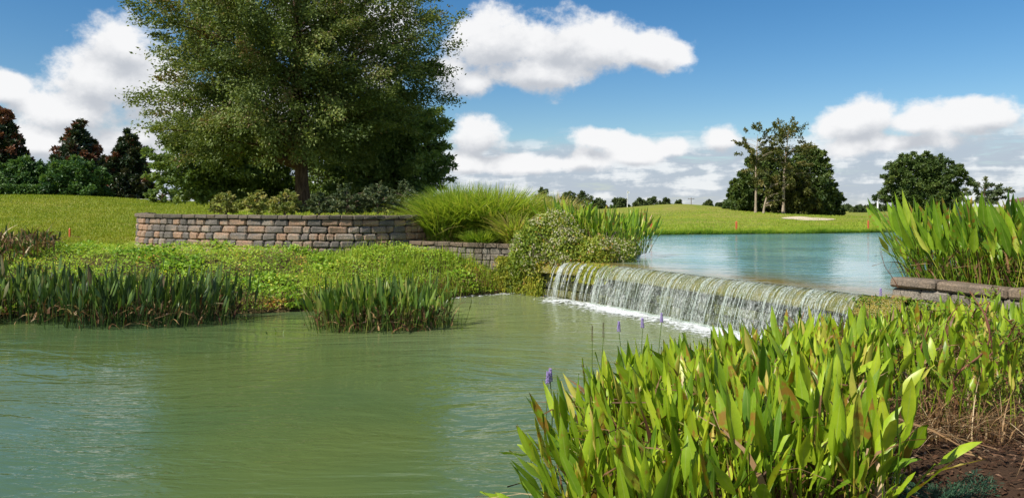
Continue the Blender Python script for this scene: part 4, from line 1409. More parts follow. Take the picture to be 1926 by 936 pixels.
def lawn():
    n = 90000
    y = 20 + 32 * rng.random(n) ** 1.35
    x = -y * rng.uniform(0.40, 0.76, n)
    ok = (~inside(PLANTER, x, y) | (y > 22)) & (dist(WALL_FRONT, x, y, False) > 0.35)
    ok &= (dist(POOL, x, y) > 4.3)
    x, y = x[ok], y[ok]
    n = len(x)
    z = H(x, y)
    L = rng.uniform(0.035, 0.085, n) * (0.6 + y / 40)
    V, F = blades(np.c_[x, y, z - 0.005], rng.uniform(0, 6.28, n), L, 0.012 + 0.0006 * y + 0 * x, rng.uniform(0.1, 0.7, n), 1)
    tone = np.clip(0.42 + 0.30 * wob(x, y * 0.6, 0.55) + 0.16 * wob(x, y, 2.1) + rng.normal(0, 0.2, n), 0, 1)
    stuff('lawn_grass', V, F, M_LAWN, np.repeat(tone, 4), 'short mown grass on the left lawn')
    # behind the wall top
    n = 16000
    x = rng.uniform(-11.2, -2.4, n)
    y = rng.uniform(19.0, 27.5, n)
    ok = inside(PLANTER, x, y) & (dist(WALL_FRONT, x, y, False) > 0.20)
    dw = dist(WALL_FRONT, x, y, False)
    ok &= rng.random(n) < np.where(dw < 0.8, 1.0, 0.55)
    x, y, dw = x[ok], y[ok], dw[ok]
    n = len(x)
    L = rng.uniform(0.05, 0.13, n) * (1 + (rng.random(n) < 0.04) * 1.4)
    V, F = blades(np.c_[x, y, H(x, y) - 0.01], rng.uniform(0, 6.28, n), L, rng.uniform(0.012, 0.022, n), rng.uniform(0.1, 0.8, n), 2)
    stuff('planter_grass', V, F, M_FRINGE, np.repeat(np.clip(rng.normal(0.6, 0.22, n), 0, 1), 6), 'grass fringe growing over the top of the stone wall')
    # far shore fringe and far lawn
    n = 60000
    px = rng.uniform(1150, 1800, n)
    x0 = np.array([shore_d(p) for p in np.linspace(1150, 1800, 60)])
    sd = np.interp(px, np.linspace(1150, 1800, 60), x0)
    y = sd + 0.02 + 30 * rng.random(n) ** 3.2
    x = (px - CX) / FPX * y
    z = H(x, y)
    ok = z > ZL + 0.005
    x, y, z, sd = x[ok], y[ok], z[ok], sd[ok]
    n = len(x)
    tall = np.exp(-(y - sd) / 0.9)
    L = rng.uniform(0.06, 0.12, n) + tall * rng.uniform(0.06, 0.30, n) * (0.7 + 0.5 * wob(x, y, 1.6))
    V, F = blades(np.c_[x, y, z - 0.02], rng.uniform(0, 6.28, n), L, 0.02 + 0.0006 * y, rng.uniform(0.1, 0.6, n), 1)
    stuff('shore_grass', V, F, M_FRINGE, np.repeat(np.clip(0.5 + 0.3 * wob(x, y, 0.9) + rng.normal(0, 0.18, n), 0, 1), 4), 'yellow-green grass fringe along the far shore')


lawn()


def bank_cover():
    # low creeping leaves on the left bank
    n = 92000
    x = rng.uniform(-16, 0.9, n)
    y = rng.uniform(14.4, 21.5, n)
    dp = dist(POOL, x, y)
    ok = ~inside(POOL, x, y) & ~inside(PLANTER, x, y) & ~inside(PENIN, x, y) & (dp < 4.9 + 0.5 * wob(x, y, 1.0)) & (dist(WALL_FRONT, x, y, False) > 0.04)
    ok &= (y < np.interp(x, LOW_WALL[:, 0], LOW_WALL[:, 1] - 0.05)) | (x < -2.7)
    ok &= (wob(x * 1.1, y * 1.6, 2.2) > -0.75 + 0.5 * (rng.random(n) - 0.5))
    x, y, dp = x[ok], y[ok], dp[ok]
    n = len(x)
    hump = 0.13 + 0.15 * wob(x, y * 1.4, 2.2) + 0.07 * wob(x, y, 6.0)
    z = H(x, y) + np.clip(hump, 0.02, 0.5) * rng.random(n) ** 0.7 * (0.6 + 0.6 * sm(dp, 0, 1.0)) + 0.02
    A = rng.normal(0, 1, (n, 3)) * np.array((1, 1, 0.45)) + np.array((0, -0.3, 0.25))
    N = rng.normal(0, 0.5, (n, 3)) + np.array((-0.3, -0.45, 1.0))
    big = wob(x * 0.8 + 4, y, 1.7) > 0.35
    L = rng.uniform(0.04, 0.085, n) * np.where(big, 1.5, 1.0)
    tone = np.clip(0.47 - 0.14 * big + 0.22 * wob(x, y, 1.5) + 0.25 * (np.clip(hump, 0, 0.3) - 0.12) + rng.normal(0, 0.2, n), 0, 0.97)
    red = wob(x + 9, y * 1.3, 1.5) > 0.70
    tone = np.where(red & (rng.random(n) < 0.4), rng.uniform(0.93, 1.0, n), tone)
    V, F = leaf_cards(np.c_[x, y, z], A, N, L, L * np.where(big, 0.62, 0.42))
    stuff('ground_cover', V, F, M_COVER, np.repeat(tone, 4), 'leafy green ground cover on the left bank')
    # upright weedy grass, thicker towards the low wall
    n = 26000
    x = rng.uniform(-6.5, 1.0, n)
    y = rng.uniform(15.6, 19.8, n)
    dp = dist(POOL, x, y)
    ok = ~inside(POOL, x, y) & ~inside(PLANTER, x, y) & ~inside(PENIN, x, y) & (dist(WALL_FRONT, x, y, False) > 0.05)
    ok &= (y < np.interp(x, LOW_WALL[:, 0], LOW_WALL[:, 1] - 0.04)) | (x < -2.7)
    ok &= rng.random(n) < np.clip(sm(x, -6.5, -2.0) + 0.25 * wob(x, y, 1.4), 0.02, 1) * np.clip(0.65 + 0.5 * wob(x, y, 3.0), 0.1, 1)
    x, y, dp = x[ok], y[ok], dp[ok]
    n = len(x)
    L = rng.uniform(0.12, 0.46, n) * (0.75 + 0.45 * wob(x, y, 2.0)) * (1 + 0.5 * (rng.random(n) < 0.08))
    V, F = blades(np.c_[x, y, H(x, y)], rng.uniform(0, 6.28, n), L, rng.uniform(0.010, 0.020, n), rng.uniform(0.05, 0.6, n), 2)
    stuff('weedy_grass', V, F, M_FRINGE, np.repeat(np.clip(rng.normal(0.48, 0.25, n), 0, 1), 6), 'upright bright weedy grass on the bank below the walls')
    # brown thatch and roots at the water's edge
    n = 5200
    t = rng.random(n)
    line = spline([(-12, 14.7), (-7, 15.05), (-5.1, 15.4), (-3.4, 16.05), (-1.5, 17.85), (-0.3, 18.8), (0.4, 18.8)], 200)
    x = np.interp(t, np.linspace(0, 1, 200), line[:, 0]) + rng.normal(0, 0.10, n)
    y = np.interp(t, np.linspace(0, 1, 200), line[:, 1]) + rng.uniform(-0.05, 0.55, n)
    L = rng.uniform(0.06, 0.25, n)
    V, F = blades(np.c_[x, y, np.maximum(H(x, y), 0) + rng.uniform(0, 0.16, n)], rng.uniform(0, 6.28, n), L, rng.uniform(0.008, 0.016, n), rng.uniform(0.5, 1.6, n), 2)
    stuff('shore_thatch', V, F, M_DEAD, np.repeat(np.clip(rng.normal(0.35, 0.25, n), 0, 1), 6), 'brown dead stalks tangled along the pool edge')


bank_cover()


def grass_clump(label, px, d, spread_px, top_py, n, tones, seed, bend=1.1, name='tall_grass_clump', width=0.052, spread=0.55):
    r = np.random.default_rng(seed)
    x0 = (px - CX) / FPX * d
    z0 = float(H(np.array([x0]), np.array([d]))[0])
    hgt = EYE - (top_py - HY) / FPX * d - z0
    R = spread_px / FPX * d
    root = thing(name, label, 'grass', (x0, d, z0), 'tall grasses above the low wall')
    a = r.uniform(0, 6.28, n)
    q = np.sqrt(r.random(n)) * spread * R
    Pt = np.c_[q * np.cos(a), q * np.sin(a) * 0.8, np.full(n, -0.04)]
    b0 = np.clip(r.normal(bend, 0.35, n) * (0.35 + 0.65 * q / (spread * R)), 0.03, 1.5)
    b = b0
    L = hgt * r.uniform(0.65, 1.12, n) * (1 + 0.32 * b0)
    V, F = blades(Pt, a + r.normal(0, 0.5, n), L, width * r.uniform(0.6, 1.3, n), b, 5, r.uniform(0, 3.14, n))
    tone = np.clip(r.normal(tones, 0.2, n), 0, 1)
    tv = np.repeat(tone, 12)
    o = add('blades', mesh_np('blades', V, F, M_TALLGRASS, False, {'rnd': tv}), root)
    o['kind'] = 'stuff'
    m = n // 5
    a = r.uniform(0, 6.28, m)
    q = np.sqrt(r.random(m)) * 0.6 * R
    V, F = blades(np.c_[q * np.cos(a), q * np.sin(a) * 0.8, np.full(m, -0.02)], a, r.uniform(0.15, 0.5, m) * hgt, 0.014 + 0 * a, r.uniform(0.6, 1.7, m), 4, r.uniform(0, 3.14, m))
    o = add('thatch', mesh_np('thatch', V, F, M_DEAD, False, {'rnd': np.repeat(np.clip(r.normal(0.7, 0.2, m), 0, 1), 10)}), root)
    o['kind'] = 'stuff'
    return root


grass_clump('bright arching grass at the left end, against the stone planter', 834, 20.9, 30, 360, 2000, 0.45, 201, 0.5, spread=1.0)
grass_clump('tallest bright arching grass, second from the stone planter', 876, 21.2, 40, 345, 2500, 0.42, 202, 0.62, spread=1.0)
grass_clump('yellowing arching grass third from the stone planter', 930, 21.3, 44, 345, 2600, 0.52, 203, 0.68, spread=1.0)
grass_clump('dry-tipped grass behind the flowering vine', 985, 21.5, 60, 362, 1500, 0.72, 204, 0.5)
grass_clump('straw-coloured plumed grass at the back, left of the pickerelweed', 1040, 21.8, 46, 364, 900, 0.88, 205, 0.4)
grass_clump('short bright green grass along the low wall coping', 905, 19.95, 46, 428, 900, 0.35, 206, 0.5)
grass_clump('dark upright grass tuft rising behind the bright grasses', 850, 23.2, 26, 340, 320, 0.02, 207, 0.5)
grass_clump('straw-coloured bent grass beside the flowering vine', 968, 19.75, 26, 392, 500, 0.72, 208, 0.8)


# ------------------------------------------------------------------ pickerelweed: one thing per clump, leaves as parts
def leaf_template(L, W, pet, curve, fold, seed, nseg=6):
    """lance-shaped blade on a stalk, growing along +Z, face towards -Y"""
    r = np.random.default_rng(seed)
    V, lt, lw = [], [], []
    prof = [0.05, 0.40, 0.80, 1.0, 0.86, 0.46, 0.01]
    tt = [0.0, 0.08, 0.20, 0.36, 0.56, 0.79, 1.0]
    side = r.normal(0, 0.05)
    twist = r.normal(0, 0.9)
    def cen(s):
        return np.array((side * s * s * L, -curve * (s ** 2.0), 0))
    tot = pet + L
    for i in range(4):                                  # stalk ribbon of three sides
        z = pet * i / 3.0
        c = cen(z / tot * 0.9)
        w = 0.0075 - 0.001 * i
        for a in range(3):
            V.append((c[0] + w * math.cos(a * 2.09 + 0.5), c[1] + w * math.sin(a * 2.09 + 0.5), z))
            lt.append(0.0)
            lw.append(0.5)
    F = []
    for i in range(3):
        for a in range(3):
            F.append([i * 3 + a, i * 3 + (a + 1) % 3, (i + 1) * 3 + (a + 1) % 3, (i + 1) * 3 + a])
    b0 = len(V)
    for i in range(7):
        z = pet - 0.01 + L * tt[i]
        s = (pet + L * tt[i]) / tot
        c = cen(s * (1 if i else 0.98))
        drop = curve * 0.5 * max(0, tt[i]) ** 2
        w = W * 0.5 * max(prof[i], 0.02)
        wav = 0.006 * math.sin(i * 2.1 + seed)
        ca, sa = math.cos(twist * tt[i]), math.sin(twist * tt[i])
        for sx, sy in ((-w, -w * fold + wav), (0.0, 0.0), (w, -w * fold - wav)):
            V.append((c[0] + sx * ca - sy * sa, c[1] + sx * sa + sy * ca, z - drop))
        lt += [tt[i]] * 3
        lw += [-1, 0, 1]
    for i in range(6):
        for h in (0, 1):
            a = b0 + i * 3 + h
            F.append([a, a + 1, a + 4, a + 3])
    return np.array(V), np.array(F), np.array(lt), np.array(lw)


TEMPL = []
for i in range(12):
    r0 = random.Random(500 + i)
    TEMPL.append(leaf_template(r0.uniform(0.25, 0.43), r0.uniform(0.042, 0.080), r0.uniform(0.40, 0.64), r0.uniform(-0.08, 0.30), r0.uniform(0.15, 0.8), i))
TEMPL_SLIM = []
for i in range(8):
    r0 = random.Random(700 + i)
    TEMPL_SLIM.append(leaf_template(r0.uniform(0.30, 0.44), r0.uniform(0.045, 0.078), r0.uniform(0.35, 0.6), r0.uniform(-0.03, 0.16), r0.uniform(0.1, 0.5), 40 + i))
TEMPL_TALL = []
for i in range(10):
    r0 = random.Random(900 + i)
    TEMPL_TALL.append(leaf_template(r0.uniform(0.38, 0.56), r0.uniform(0.07, 0.118), r0.uniform(0.58, 0.95), r0.uniform(-0.08, 0.30), r0.uniform(0.1, 0.7), 70 + i))
SETS = (TEMPL, TEMPL_SLIM, TEMPL_TALL)
_lm = {}


def leaf_mesh(tset, i, mat):
    key = (tset, i, mat.name)
    if key not in _lm:
        V, F, lt, lw = (SETS[tset] if isinstance(tset, int) else [v for q in tset for v in SETS[q]])[i]
        _lm[key] = mesh_np('leaf', V, F, mat, True, {'lt': lt, 'lw': lw, 'rnd': np.zeros(len(V))})
    return _lm[key]


def rot_leaf(yaw, lean, lean_az, sc, p):
    m = Matrix.Translation(Vector(p)) @ Matrix.Rotation(lean, 4, Vector((-math.sin(lean_az), math.cos(lean_az), 0))) @ Matrix.Rotation(yaw, 4, 'Z') @ Matrix.Diagonal((sc[0], sc[0], sc[1], 1))
    return m


def marsh_clump(name, label, pts, mat, tset, scale, seed, parts=300, lean=(0.22, 0.16), bias=(0.0, 0.0), dead=60, group=None, cat='plant', spikes=(), face=None, deadlen=(0.2, 0.5), hs=None, fray=0.0):
    """pts: (n,3) root points; the `parts` leaves that show largest become single objects, the others one joined part"""
    r = random.Random(seed)
    pts = np.array(pts, float)
    if fray:
        pts[:, :2] += np.random.default_rng(seed + 9).normal(0, fray, (len(pts), 2)) * (np.random.default_rng(seed + 8).random((len(pts), 1)) < 0.5)
    c = pts.mean(0)
    c[2] = pts[:, 2].min()
    root = thing(name, label, cat, tuple(c), group)
    T = SETS[tset] if isinstance(tset, int) else [v for q in tset for v in SETS[q]]
    items = []
    rel = pts - c
    span = np.abs(rel[:, :2]).max(0) + 1e-6
    for p, q in zip(pts, rel):
        v = r.randrange(len(T))
        s = r.uniform(*scale) * (hs(p[0], p[1]) if hs else 1.0)
        la = r.uniform(0, 6.28)
        ld = abs(r.gauss(lean[0], lean[1]))
        lx = math.cos(la) * ld + bias[0] * abs(r.gauss(0.6, 0.5)) + 0.16 * q[0] / span[0]
        ly = math.sin(la) * ld + bias[1] * abs(r.gauss(0.6, 0.5)) + 0.16 * q[1] / span[1]
        ld, la = math.hypot(lx, ly), math.atan2(ly, lx)
        yaw = r.uniform(0, 6.28) if face is None else r.gauss(face, 0.9)
        m = rot_leaf(yaw, min(ld, 1.15), la, (s * r.uniform(0.85, 1.15), s), q)
        tip = (m @ Vector((0, 0, 0.85)))
        world_d = math.hypot(p[0], p[1])
        score = s / world_d * (0.6 + 0.6 * max(0.0, tip.z)) * (0.75 + 0.5 * r.random()) * (1.0 if abs((p[0] + tip.x - q[0]) / max(p[1], 0.5)) < 0.70 else 0.2)
        items.append((score, v, m))
    items.sort(key=lambda a: -a[0])
    for sc_, v, m in items[:parts]:
        o = add('leaf', leaf_mesh(tset, v, mat), root)
        o.matrix_local = m
    rest = items[parts:]
    if rest:
        Vs, Fs, lts, lws, rn, n0 = [], [], [], [], [], 0
        for sc_, v, m in rest:
            V, F, lt, lw = T[v]
            M = np.array(m)
            Vs.append(V @ M[:3, :3].T + M[:3, 3])
            Fs.append(F + n0)
            n0 += len(V)
            lts.append(lt)
            lws.append(lw)
            rn.append(np.full(len(V), r.random()))
        o = add('leaves', mesh_np('leaves', np.concatenate(Vs), np.concatenate(Fs), mat, True, {'lt': np.concatenate(lts), 'lw': np.concatenate(lws), 'rnd': np.concatenate(rn)}), root)
        o['kind'] = 'stuff'
    if dead:
        rr = np.random.default_rng(seed + 1)
        ii = rr.integers(0, len(rel), dead)
        P0 = rel[ii] + np.c_[rr.normal(0, 0.06, (dead, 2)), rr.uniform(0.0, 0.38, dead)]
        V, F = blades(P0, rr.uniform(0, 6.28, dead), rr.uniform(*deadlen, dead), rr.uniform(0.012, 0.055, dead), rr.uniform(0.2, 1.7, dead), 4, rr.uniform(0, 3.14, dead))
        V = V + rr.normal(0, 0.004, V.shape)
        o = add('dead_leaves', mesh_np('dead_leaves', V, F, M_DEAD, False, {'rnd': np.repeat(np.clip(rr.normal(0.5, 0.28, dead), 0, 1), 10)}), root)
        o['kind'] = 'stuff'
    for (sx, sy, sz, hgt, flower) in spikes:
        flower_spike(root, np.array((sx, sy, sz)) - c, hgt, flower)
    return root


def flower_spike(root, base, hgt, flower):
    r = random.Random(int(base[0] * 977 + base[1] * 131))
    g = Geo()
    top = base + np.array((r.uniform(-0.05, 0.05), r.uniform(-0.04, 0.04), hgt))
    mid = (base + top) / 2 + np.array((r.uniform(-0.03, 0.03), 0, 0))
    g.add(*tube(spline([base, mid, top], 8), np.linspace(0.0065, 0.004, 8), 5))
    st = add('flower_stalk', g.mesh('flower_stalk', M_PICKSTALK, True), root)
    g = Geo()
    L = 0.10 if flower else 0.15
    n = 60 if flower else 34
    for i in range(n):
        t = i / n
        a = i * 2.4
        rad = (0.0135 if flower else 0.007) * (1.1 - 0.55 * t)
        p = top + np.array((math.cos(a) * rad, math.sin(a) * rad, t * L))
        s = r.uniform(0.004, 0.008) if flower else 0.005
        o6 = np.array([(1, 0, 0), (-1, 0, 0), (0, 1, 0), (0, -1, 0), (0, 0, 1), (0, 0, -1)]) * s
        g.add(p + o6, None, [(0, 2, 4), (2, 1, 4), (1, 3, 4), (3, 0, 4), (2, 0, 5), (1, 2, 5), (3, 1, 5), (0, 3, 5)])
    add('flower_spike', g.mesh('flower_spike', M_PURPLE if flower else M_SPIKE, True), root)


M_PICKSTALK = plain('flower_stalk_green', (0.12, 0.18, 0.03), (0.08, 0.12, 0.02), 30)


def scatter_poly(poly, n, seed, zfun=None, mind=0.0):
    r = np.random.default_rng(seed)
    poly = np.array(poly)
    lo, hi = poly.min(0), poly.max(0)
    out = []
    while sum(len(o) for o in out) < n:
        p = r.uniform(lo, hi, (n * 2, 2))
        out.append(p[inside(poly, p[:, 0], p[:, 1])])
    p = np.concatenate(out)[:n]
    z = np.maximum(H(p[:, 0], p[:, 1]), -0.12) if zfun is None else zfun(p[:, 0], p[:, 1])
    return np.c_[p, z]


# foreground bed
FG = [(0.26, 4.1), (0.34, 5.0), (0.46, 5.9), (0.74, 6.5), (1.2, 7.2), (1.75, 7.75), (2.5, 8.45), (3.6, 9.2), (4.6, 9.75), (5.0, 9.3), (4.4, 8.3), (3.55, 7.0), (2.75, 5.9), (2.35, 5.0), (2.15, 4.2), (1.9, 3.7), (0.6, 3.7)]
fgp = scatter_poly(FG, 3100, 301)
fgh = lambda x, y: 1.06 - 0.36 * float(sm(np.array(y), 6.3, 8.6))


def spike_at(px, py, d, hgt, flower):
    x = (px - CX) / FPX * d
    z = EYE - (py - HY) / FPX * d
    return (x, d, z - hgt, hgt, flower)


SP = [spike_at(1172, 622, 7.5, 0.72, True), spike_at(1200, 615, 7.7, 0.75, True), spike_at(1115, 640, 6.9, 0.7, False), spike_at(1136, 636, 7.0, 0.72, False),
      spike_at(1030, 716, 6.0, 0.65, True), spike_at(1019, 722, 5.95, 0.6, True), spike_at(1243, 606, 8.0, 0.7, True), spike_at(1650, 556, 9.8, 0.55, True)]
marsh_clump('pickerelweed_bed', 'great foreground bed of bright yellow-green pickerelweed with purple spikes', fgp, M_PICK, 0, (0.62, 1.02), 302, 300, (0.28, 0.24), (-0.06, -0.05), 1000, spikes=SP, hs=fgh, deadlen=(0.25, 0.6))
GPK = 'pickerelweed clumps'
wp = scatter_poly([(4.3, 8.6), (4.9, 9.9), (5.5, 10.5), (6.2, 9.5), (6.8, 8.3), (6.6, 7.3), (5.2, 6.5), (3.6, 5.7), (2.9, 5.8), (3.4, 7.2)], 820, 303)
marsh_clump('pickerelweed_clump', 'thin scattering of pickerelweed among brown weeds below the coped wall', wp, M_PICK, 0, (0.52, 0.92), 304, 300, (0.22, 0.2), (0, 0), 300, GPK)
rp = scatter_poly([(6.15, 11.25), (6.6, 10.35), (7.1, 9.4), (8.3, 8.0), (10.5, 9.5), (10.0, 12.5), (8.3, 13.6), (7.1, 13.2), (6.35, 12.1)], 1500, 305, lambda x, y: 0.93 + 0 * x)
marsh_clump('pickerelweed_clump', 'tall pickerelweed stand behind the coping slabs at the right edge', rp, M_PICKFAR, (0, 0, 2, 2), (0.80, 1.24), 306, 300, (0.22, 0.17), (-0.12, -0.05), 700, GPK, deadlen=(0.3, 0.8))
ip = scatter_poly([(1.3, 18.75), (2.2, 18.35), (3.2, 18.9), (3.75, 20.2), (3.4, 21.2), (1.6, 20.6), (0.9, 19.8)], 560, 307, lambda x, y: 0.95 + 0.3 * sm(-x, -3.2, -1.0))
marsh_clump('pickerelweed_clump', 'bright pickerelweed on the far side of the weir, above the flowering vine', ip, M_PICKFAR, (0, 2), (0.70, 1.02), 308, 300, (0.22, 0.16), (0.08, 0), 60, GPK)

cA = scatter_poly([P(-60, 600, 1)[:2] * 13.6, P(20, 605, 1)[:2] * 14.2, (-8.2, 13.45), (-7.2, 13.35), (-6.1, 13.5), (-5.3, 14.1), (-5.2, 14.7), (-6.5, 15.2), (-9.0, 15.2), (-11.5, 15.3), (-12, 14)], 1250, 311, lambda x, y: -0.06 + np.clip(H(x, y), 0, 1))
marsh_clump('pickerelweed_clump', 'large dark pickerelweed clump standing in the pool at the left', cA, M_PICKDARK, 1, (0.72, 1.32), 312, 300, (0.09, 0.11), (0.02, 0), 700, GPK, deadlen=(0.12, 0.5), fray=0.16)
cB = scatter_poly([(-3.75, 13.6), (-3.3, 12.95), (-2.2, 12.85), (-1.4, 13.2), (-1.1, 13.8), (-1.5, 14.4), (-2.6, 14.7), (-3.5, 14.4)], 640, 313, lambda x, y: -0.06 + 0 * x)
marsh_clump('pickerelweed_clump', 'rounder mid-green pickerelweed clump in the pool, nearer the waterfall', cB, M_PICKMID, 1, (0.68, 1.18), 314, 300, (0.12, 0.12), (0.0, 0), 420, GPK, deadlen=(0.12, 0.5), fray=0.14)
cC = scatter_poly([(-12.9, 17.0), (-11.9, 16.7), (-11.2, 17.3), (-11.1, 18.3), (-11.9, 18.9), (-13.7, 18.8)], 260, 315)
marsh_clump('pickerelweed_clump', 'withered brownish pickerelweed clump on the bank at the far left', cC, M_PICKDARK, 1, (0.55, 0.80), 316, 260, (0.14, 0.12), (0, 0), 500, GPK, deadlen=(0.2, 0.6), fray=0.15)
cD = np.array([(-4.15, 12.75, -0.1), (-4.05, 12.72, -0.1), (-3.98, 12.8, -0.12), (-3.95, 12.7, -0.1)])
marsh_clump('pickerelweed_clump', 'tiny sprig of pickerelweed alone in open water between the two clumps', cD, M_PICKMID, 1, (0.28, 0.36), 317, 10, (0.35, 0.1), (0, 0), 0, GPK)
cE = np.array([(-1.05, 13.55, -0.25), (-0.98, 13.6, -0.3), (-0.95, 13.35, -0.35)])
marsh_clump('pickerelweed_clump', 'few loose leaves at the right tip of the mid-green clump', cE, M_PICKMID, 1, (0.62, 0.72), 318, 10, (0.1, 0.05), (0.05, 0), 0, GPK)


# ------------------------------------------------------------------ flowering vine, hanging growth over the weir end
def vine():
    root = thing('flowering_vine', 'dense vine with pale blossom spilling over the left end of the weir', 'vine')
    r = np.random.default_rng(41)
    n = 26000
    # mound over the end of the peninsula
    cs = [(0.62, 18.55, 1.12, 0.62, 0.5, 0.75), (1.35, 18.2, 1.12, 0.62, 0.45, 0.55), (2.05, 17.95, 1.08, 0.55, 0.4, 0.42), (1.05, 18.6, 1.6, 0.6, 0.5, 0.5), (2.6, 18.1, 1.05, 0.45, 0.35, 0.35), (0.25, 18.75, 0.85, 0.35, 0.3, 0.6), (1.6, 18.0, 0.88, 0.7, 0.25, 0.25)]
    w = np.array([c[3] * c[5] for c in cs])
    ci = r.choice(len(cs), n, p=w / w.sum())
    C = np.array(cs)[ci]
    d = unit(r.normal(0, 1, (n, 3)))
    rad = r.uniform(0.72, 1.04, n) * (1 + 0.10 * np.sin(9 * d[:, 0] + 5 * d[:, 2] + ci))
    Pt = C[:, :3] + d * C[:, 3:6] * rad[:, None]
    N = d + r.normal(0, 0.5, (n, 3)) + np.array((0, -0.1, 0.35))
    A = r.normal(0, 1, (n, 3)) + np.array((0, -0.2, -0.5))
    L = r.uniform(0.04, 0.085, n)
    V, F = leaf_cards(Pt, A, N, L, L * 0.55)
    tone = np.clip(np.array([0.35, 0.5, 0.55, 0.5, 0.45, 0.4, 0.6])[ci] + r.normal(0, 0.22, n), 0, 1)
    o = add('foliage', mesh_np('foliage', V, F, M_VINE, False, {'rnd': np.repeat(tone, 4)}), root)
    m = 5200
    ci = r.choice(len(cs), m, p=w / w.sum())
    C = np.array(cs)[ci]
    d = unit(r.normal(0, 1, (m, 3)) + np.array((0, -0.5, 0.35)))
    Pt = C[:, :3] + d * C[:, 3:6] * r.uniform(0.98, 1.10, m)[:, None]
    ok = wob(Pt[:, 0] * 1.0, Pt[:, 2] * 1.4, 3.2) > -0.15
    Pt, d = Pt[ok], d[ok]
    m = len(Pt)
    L = r.uniform(0.025, 0.05, m)
    V, F = leaf_cards(Pt, r.normal(0, 1, (m, 3)), d + r.normal(0, 0.3, (m, 3)), L, L * 0.85)
    o = add('blossom', mesh_np('blossom', V, F, M_BLOSSOM, False, {'rnd': np.repeat(r.random(m), 4)}), root)
    o['kind'] = 'stuff'
    g = Geo()
    for i in range(30):
        a = np.array((r.uniform(0.2, 2.4), r.uniform(18.0, 18.7), 1.0))
        b = a + np.array((r.normal(0, 0.3), r.normal(-0.2, 0.2), r.uniform(0.1, 0.6)))
        g.add(*tube(spline([a, (a + b) / 2 + r.normal(0, 0.08, 3), b], 6), 0.008, 4))
    add('stem', g.mesh('stem', M_TWIG), root)


vine()


def hanging_growth():
    r = np.random.default_rng(43)
    # yellow-green trailing plants on the wall between the low wall and the first strands
    n = 9500
    t = r.random(n)
    base = spline([(-0.35, 18.95), (0.15, 18.75), (0.5, 18.45), (0.72, 18.2)], 40)
    x = np.interp(t, np.linspace(0, 1, 40), base[:, 0]) + r.normal(0, 0.06, n)
    y = np.interp(t, np.linspace(0, 1, 40), base[:, 1]) + r.normal(0, 0.08, n)
    z = 0.95 * r.random(n)
    A = r.normal(0, 0.5, (n, 3)) + np.array((0, -0.2, -0.8))
    N = r.normal(0, 0.5, (n, 3)) + np.array((-0.2, -0.7, 0.4))
    L = r.uniform(0.05, 0.11, n)
    V, F = leaf_cards(np.c_[x, y, z], A, N, L, L * 0.36)
    stuff('trailing_weeds', V, F, M_MOSS, np.repeat(np.clip(0.45 + 0.3 * wob(x * 3, z * 2, 2.0) + r.normal(0, 0.2, n), 0, 1), 4), 'yellow-green weeds trailing down beside the waterfall')
    # moss beard on the crest near the vine
    n = 1500
    u = np.where(r.random(n) < 0.6, r.uniform(0.205, 0.275, n), r.uniform(0.10, 0.31, n))
    bx, by = np.interp(u, s_arr, LIP[:, 0]), np.interp(u, s_arr, LIP[:, 1])
    ox, oy = np.interp(u, s_arr, OUT[:, 0]), np.interp(u, s_arr, OUT[:, 1])
    q = r.uniform(0.0, 0.36, n)
    z = np.interp(q, [0, 0.1, 0.2, 0.3, 0.36], [0.88, 0.86, 0.80, 0.68, 0.5]) + r.normal(0, 0.015, n)
    A = np.c_[ox, oy, -1.3 * np.ones(n)] + r.normal(0, 0.35, (n, 3))
    N = np.c_[ox, oy, 0.5 * np.ones(n)] + r.normal(0, 0.4, (n, 3))
    L = r.uniform(0.05, 0.13, n)
    V, F = leaf_cards(np.c_[bx + ox * q, by + oy * q, z], A, N, L, L * 0.3)
    stuff('crest_moss', V, F, M_MOSS, np.repeat(np.clip(r.normal(0.5, 0.2, n), 0, 1), 4), 'mustard moss hanging from the weir crest by the vine')
    # moss at the right end of the weir and along the coped wall
    n = 9000
    x0 = np.array([(5.35, 11.2), (5.75, 10.9), (6.1, 10.3), (6.6, 9.35), (7.1, 8.4)])
    t = r.random(n)
    x = np.interp(t, np.linspace(0, 1, 5), x0[:, 0]) + r.normal(-0.12, 0.10, n)
    y = np.interp(t, np.linspace(0, 1, 5), x0[:, 1]) + r.normal(-0.05, 0.10, n)
    z = 0.25 + 0.62 * r.random(n) ** 1.5
    A = r.normal(0, 0.7, (n, 3)) + np.array((0, -0.2, -0.3))
    N = r.normal(0, 0.5, (n, 3)) + np.array((-0.6, -0.5, 0.6))
    L = r.uniform(0.035, 0.075, n)
    V, F = leaf_cards(np.c_[x, y, z], A, N, L, L * 0.45)
    stuff('wall_creeper', V, F, M_WEED, np.repeat(np.clip(r.normal(0.5, 0.28, n), 0, 1), 4), 'low green creeper at the foot of the coped wall')


hanging_growth()


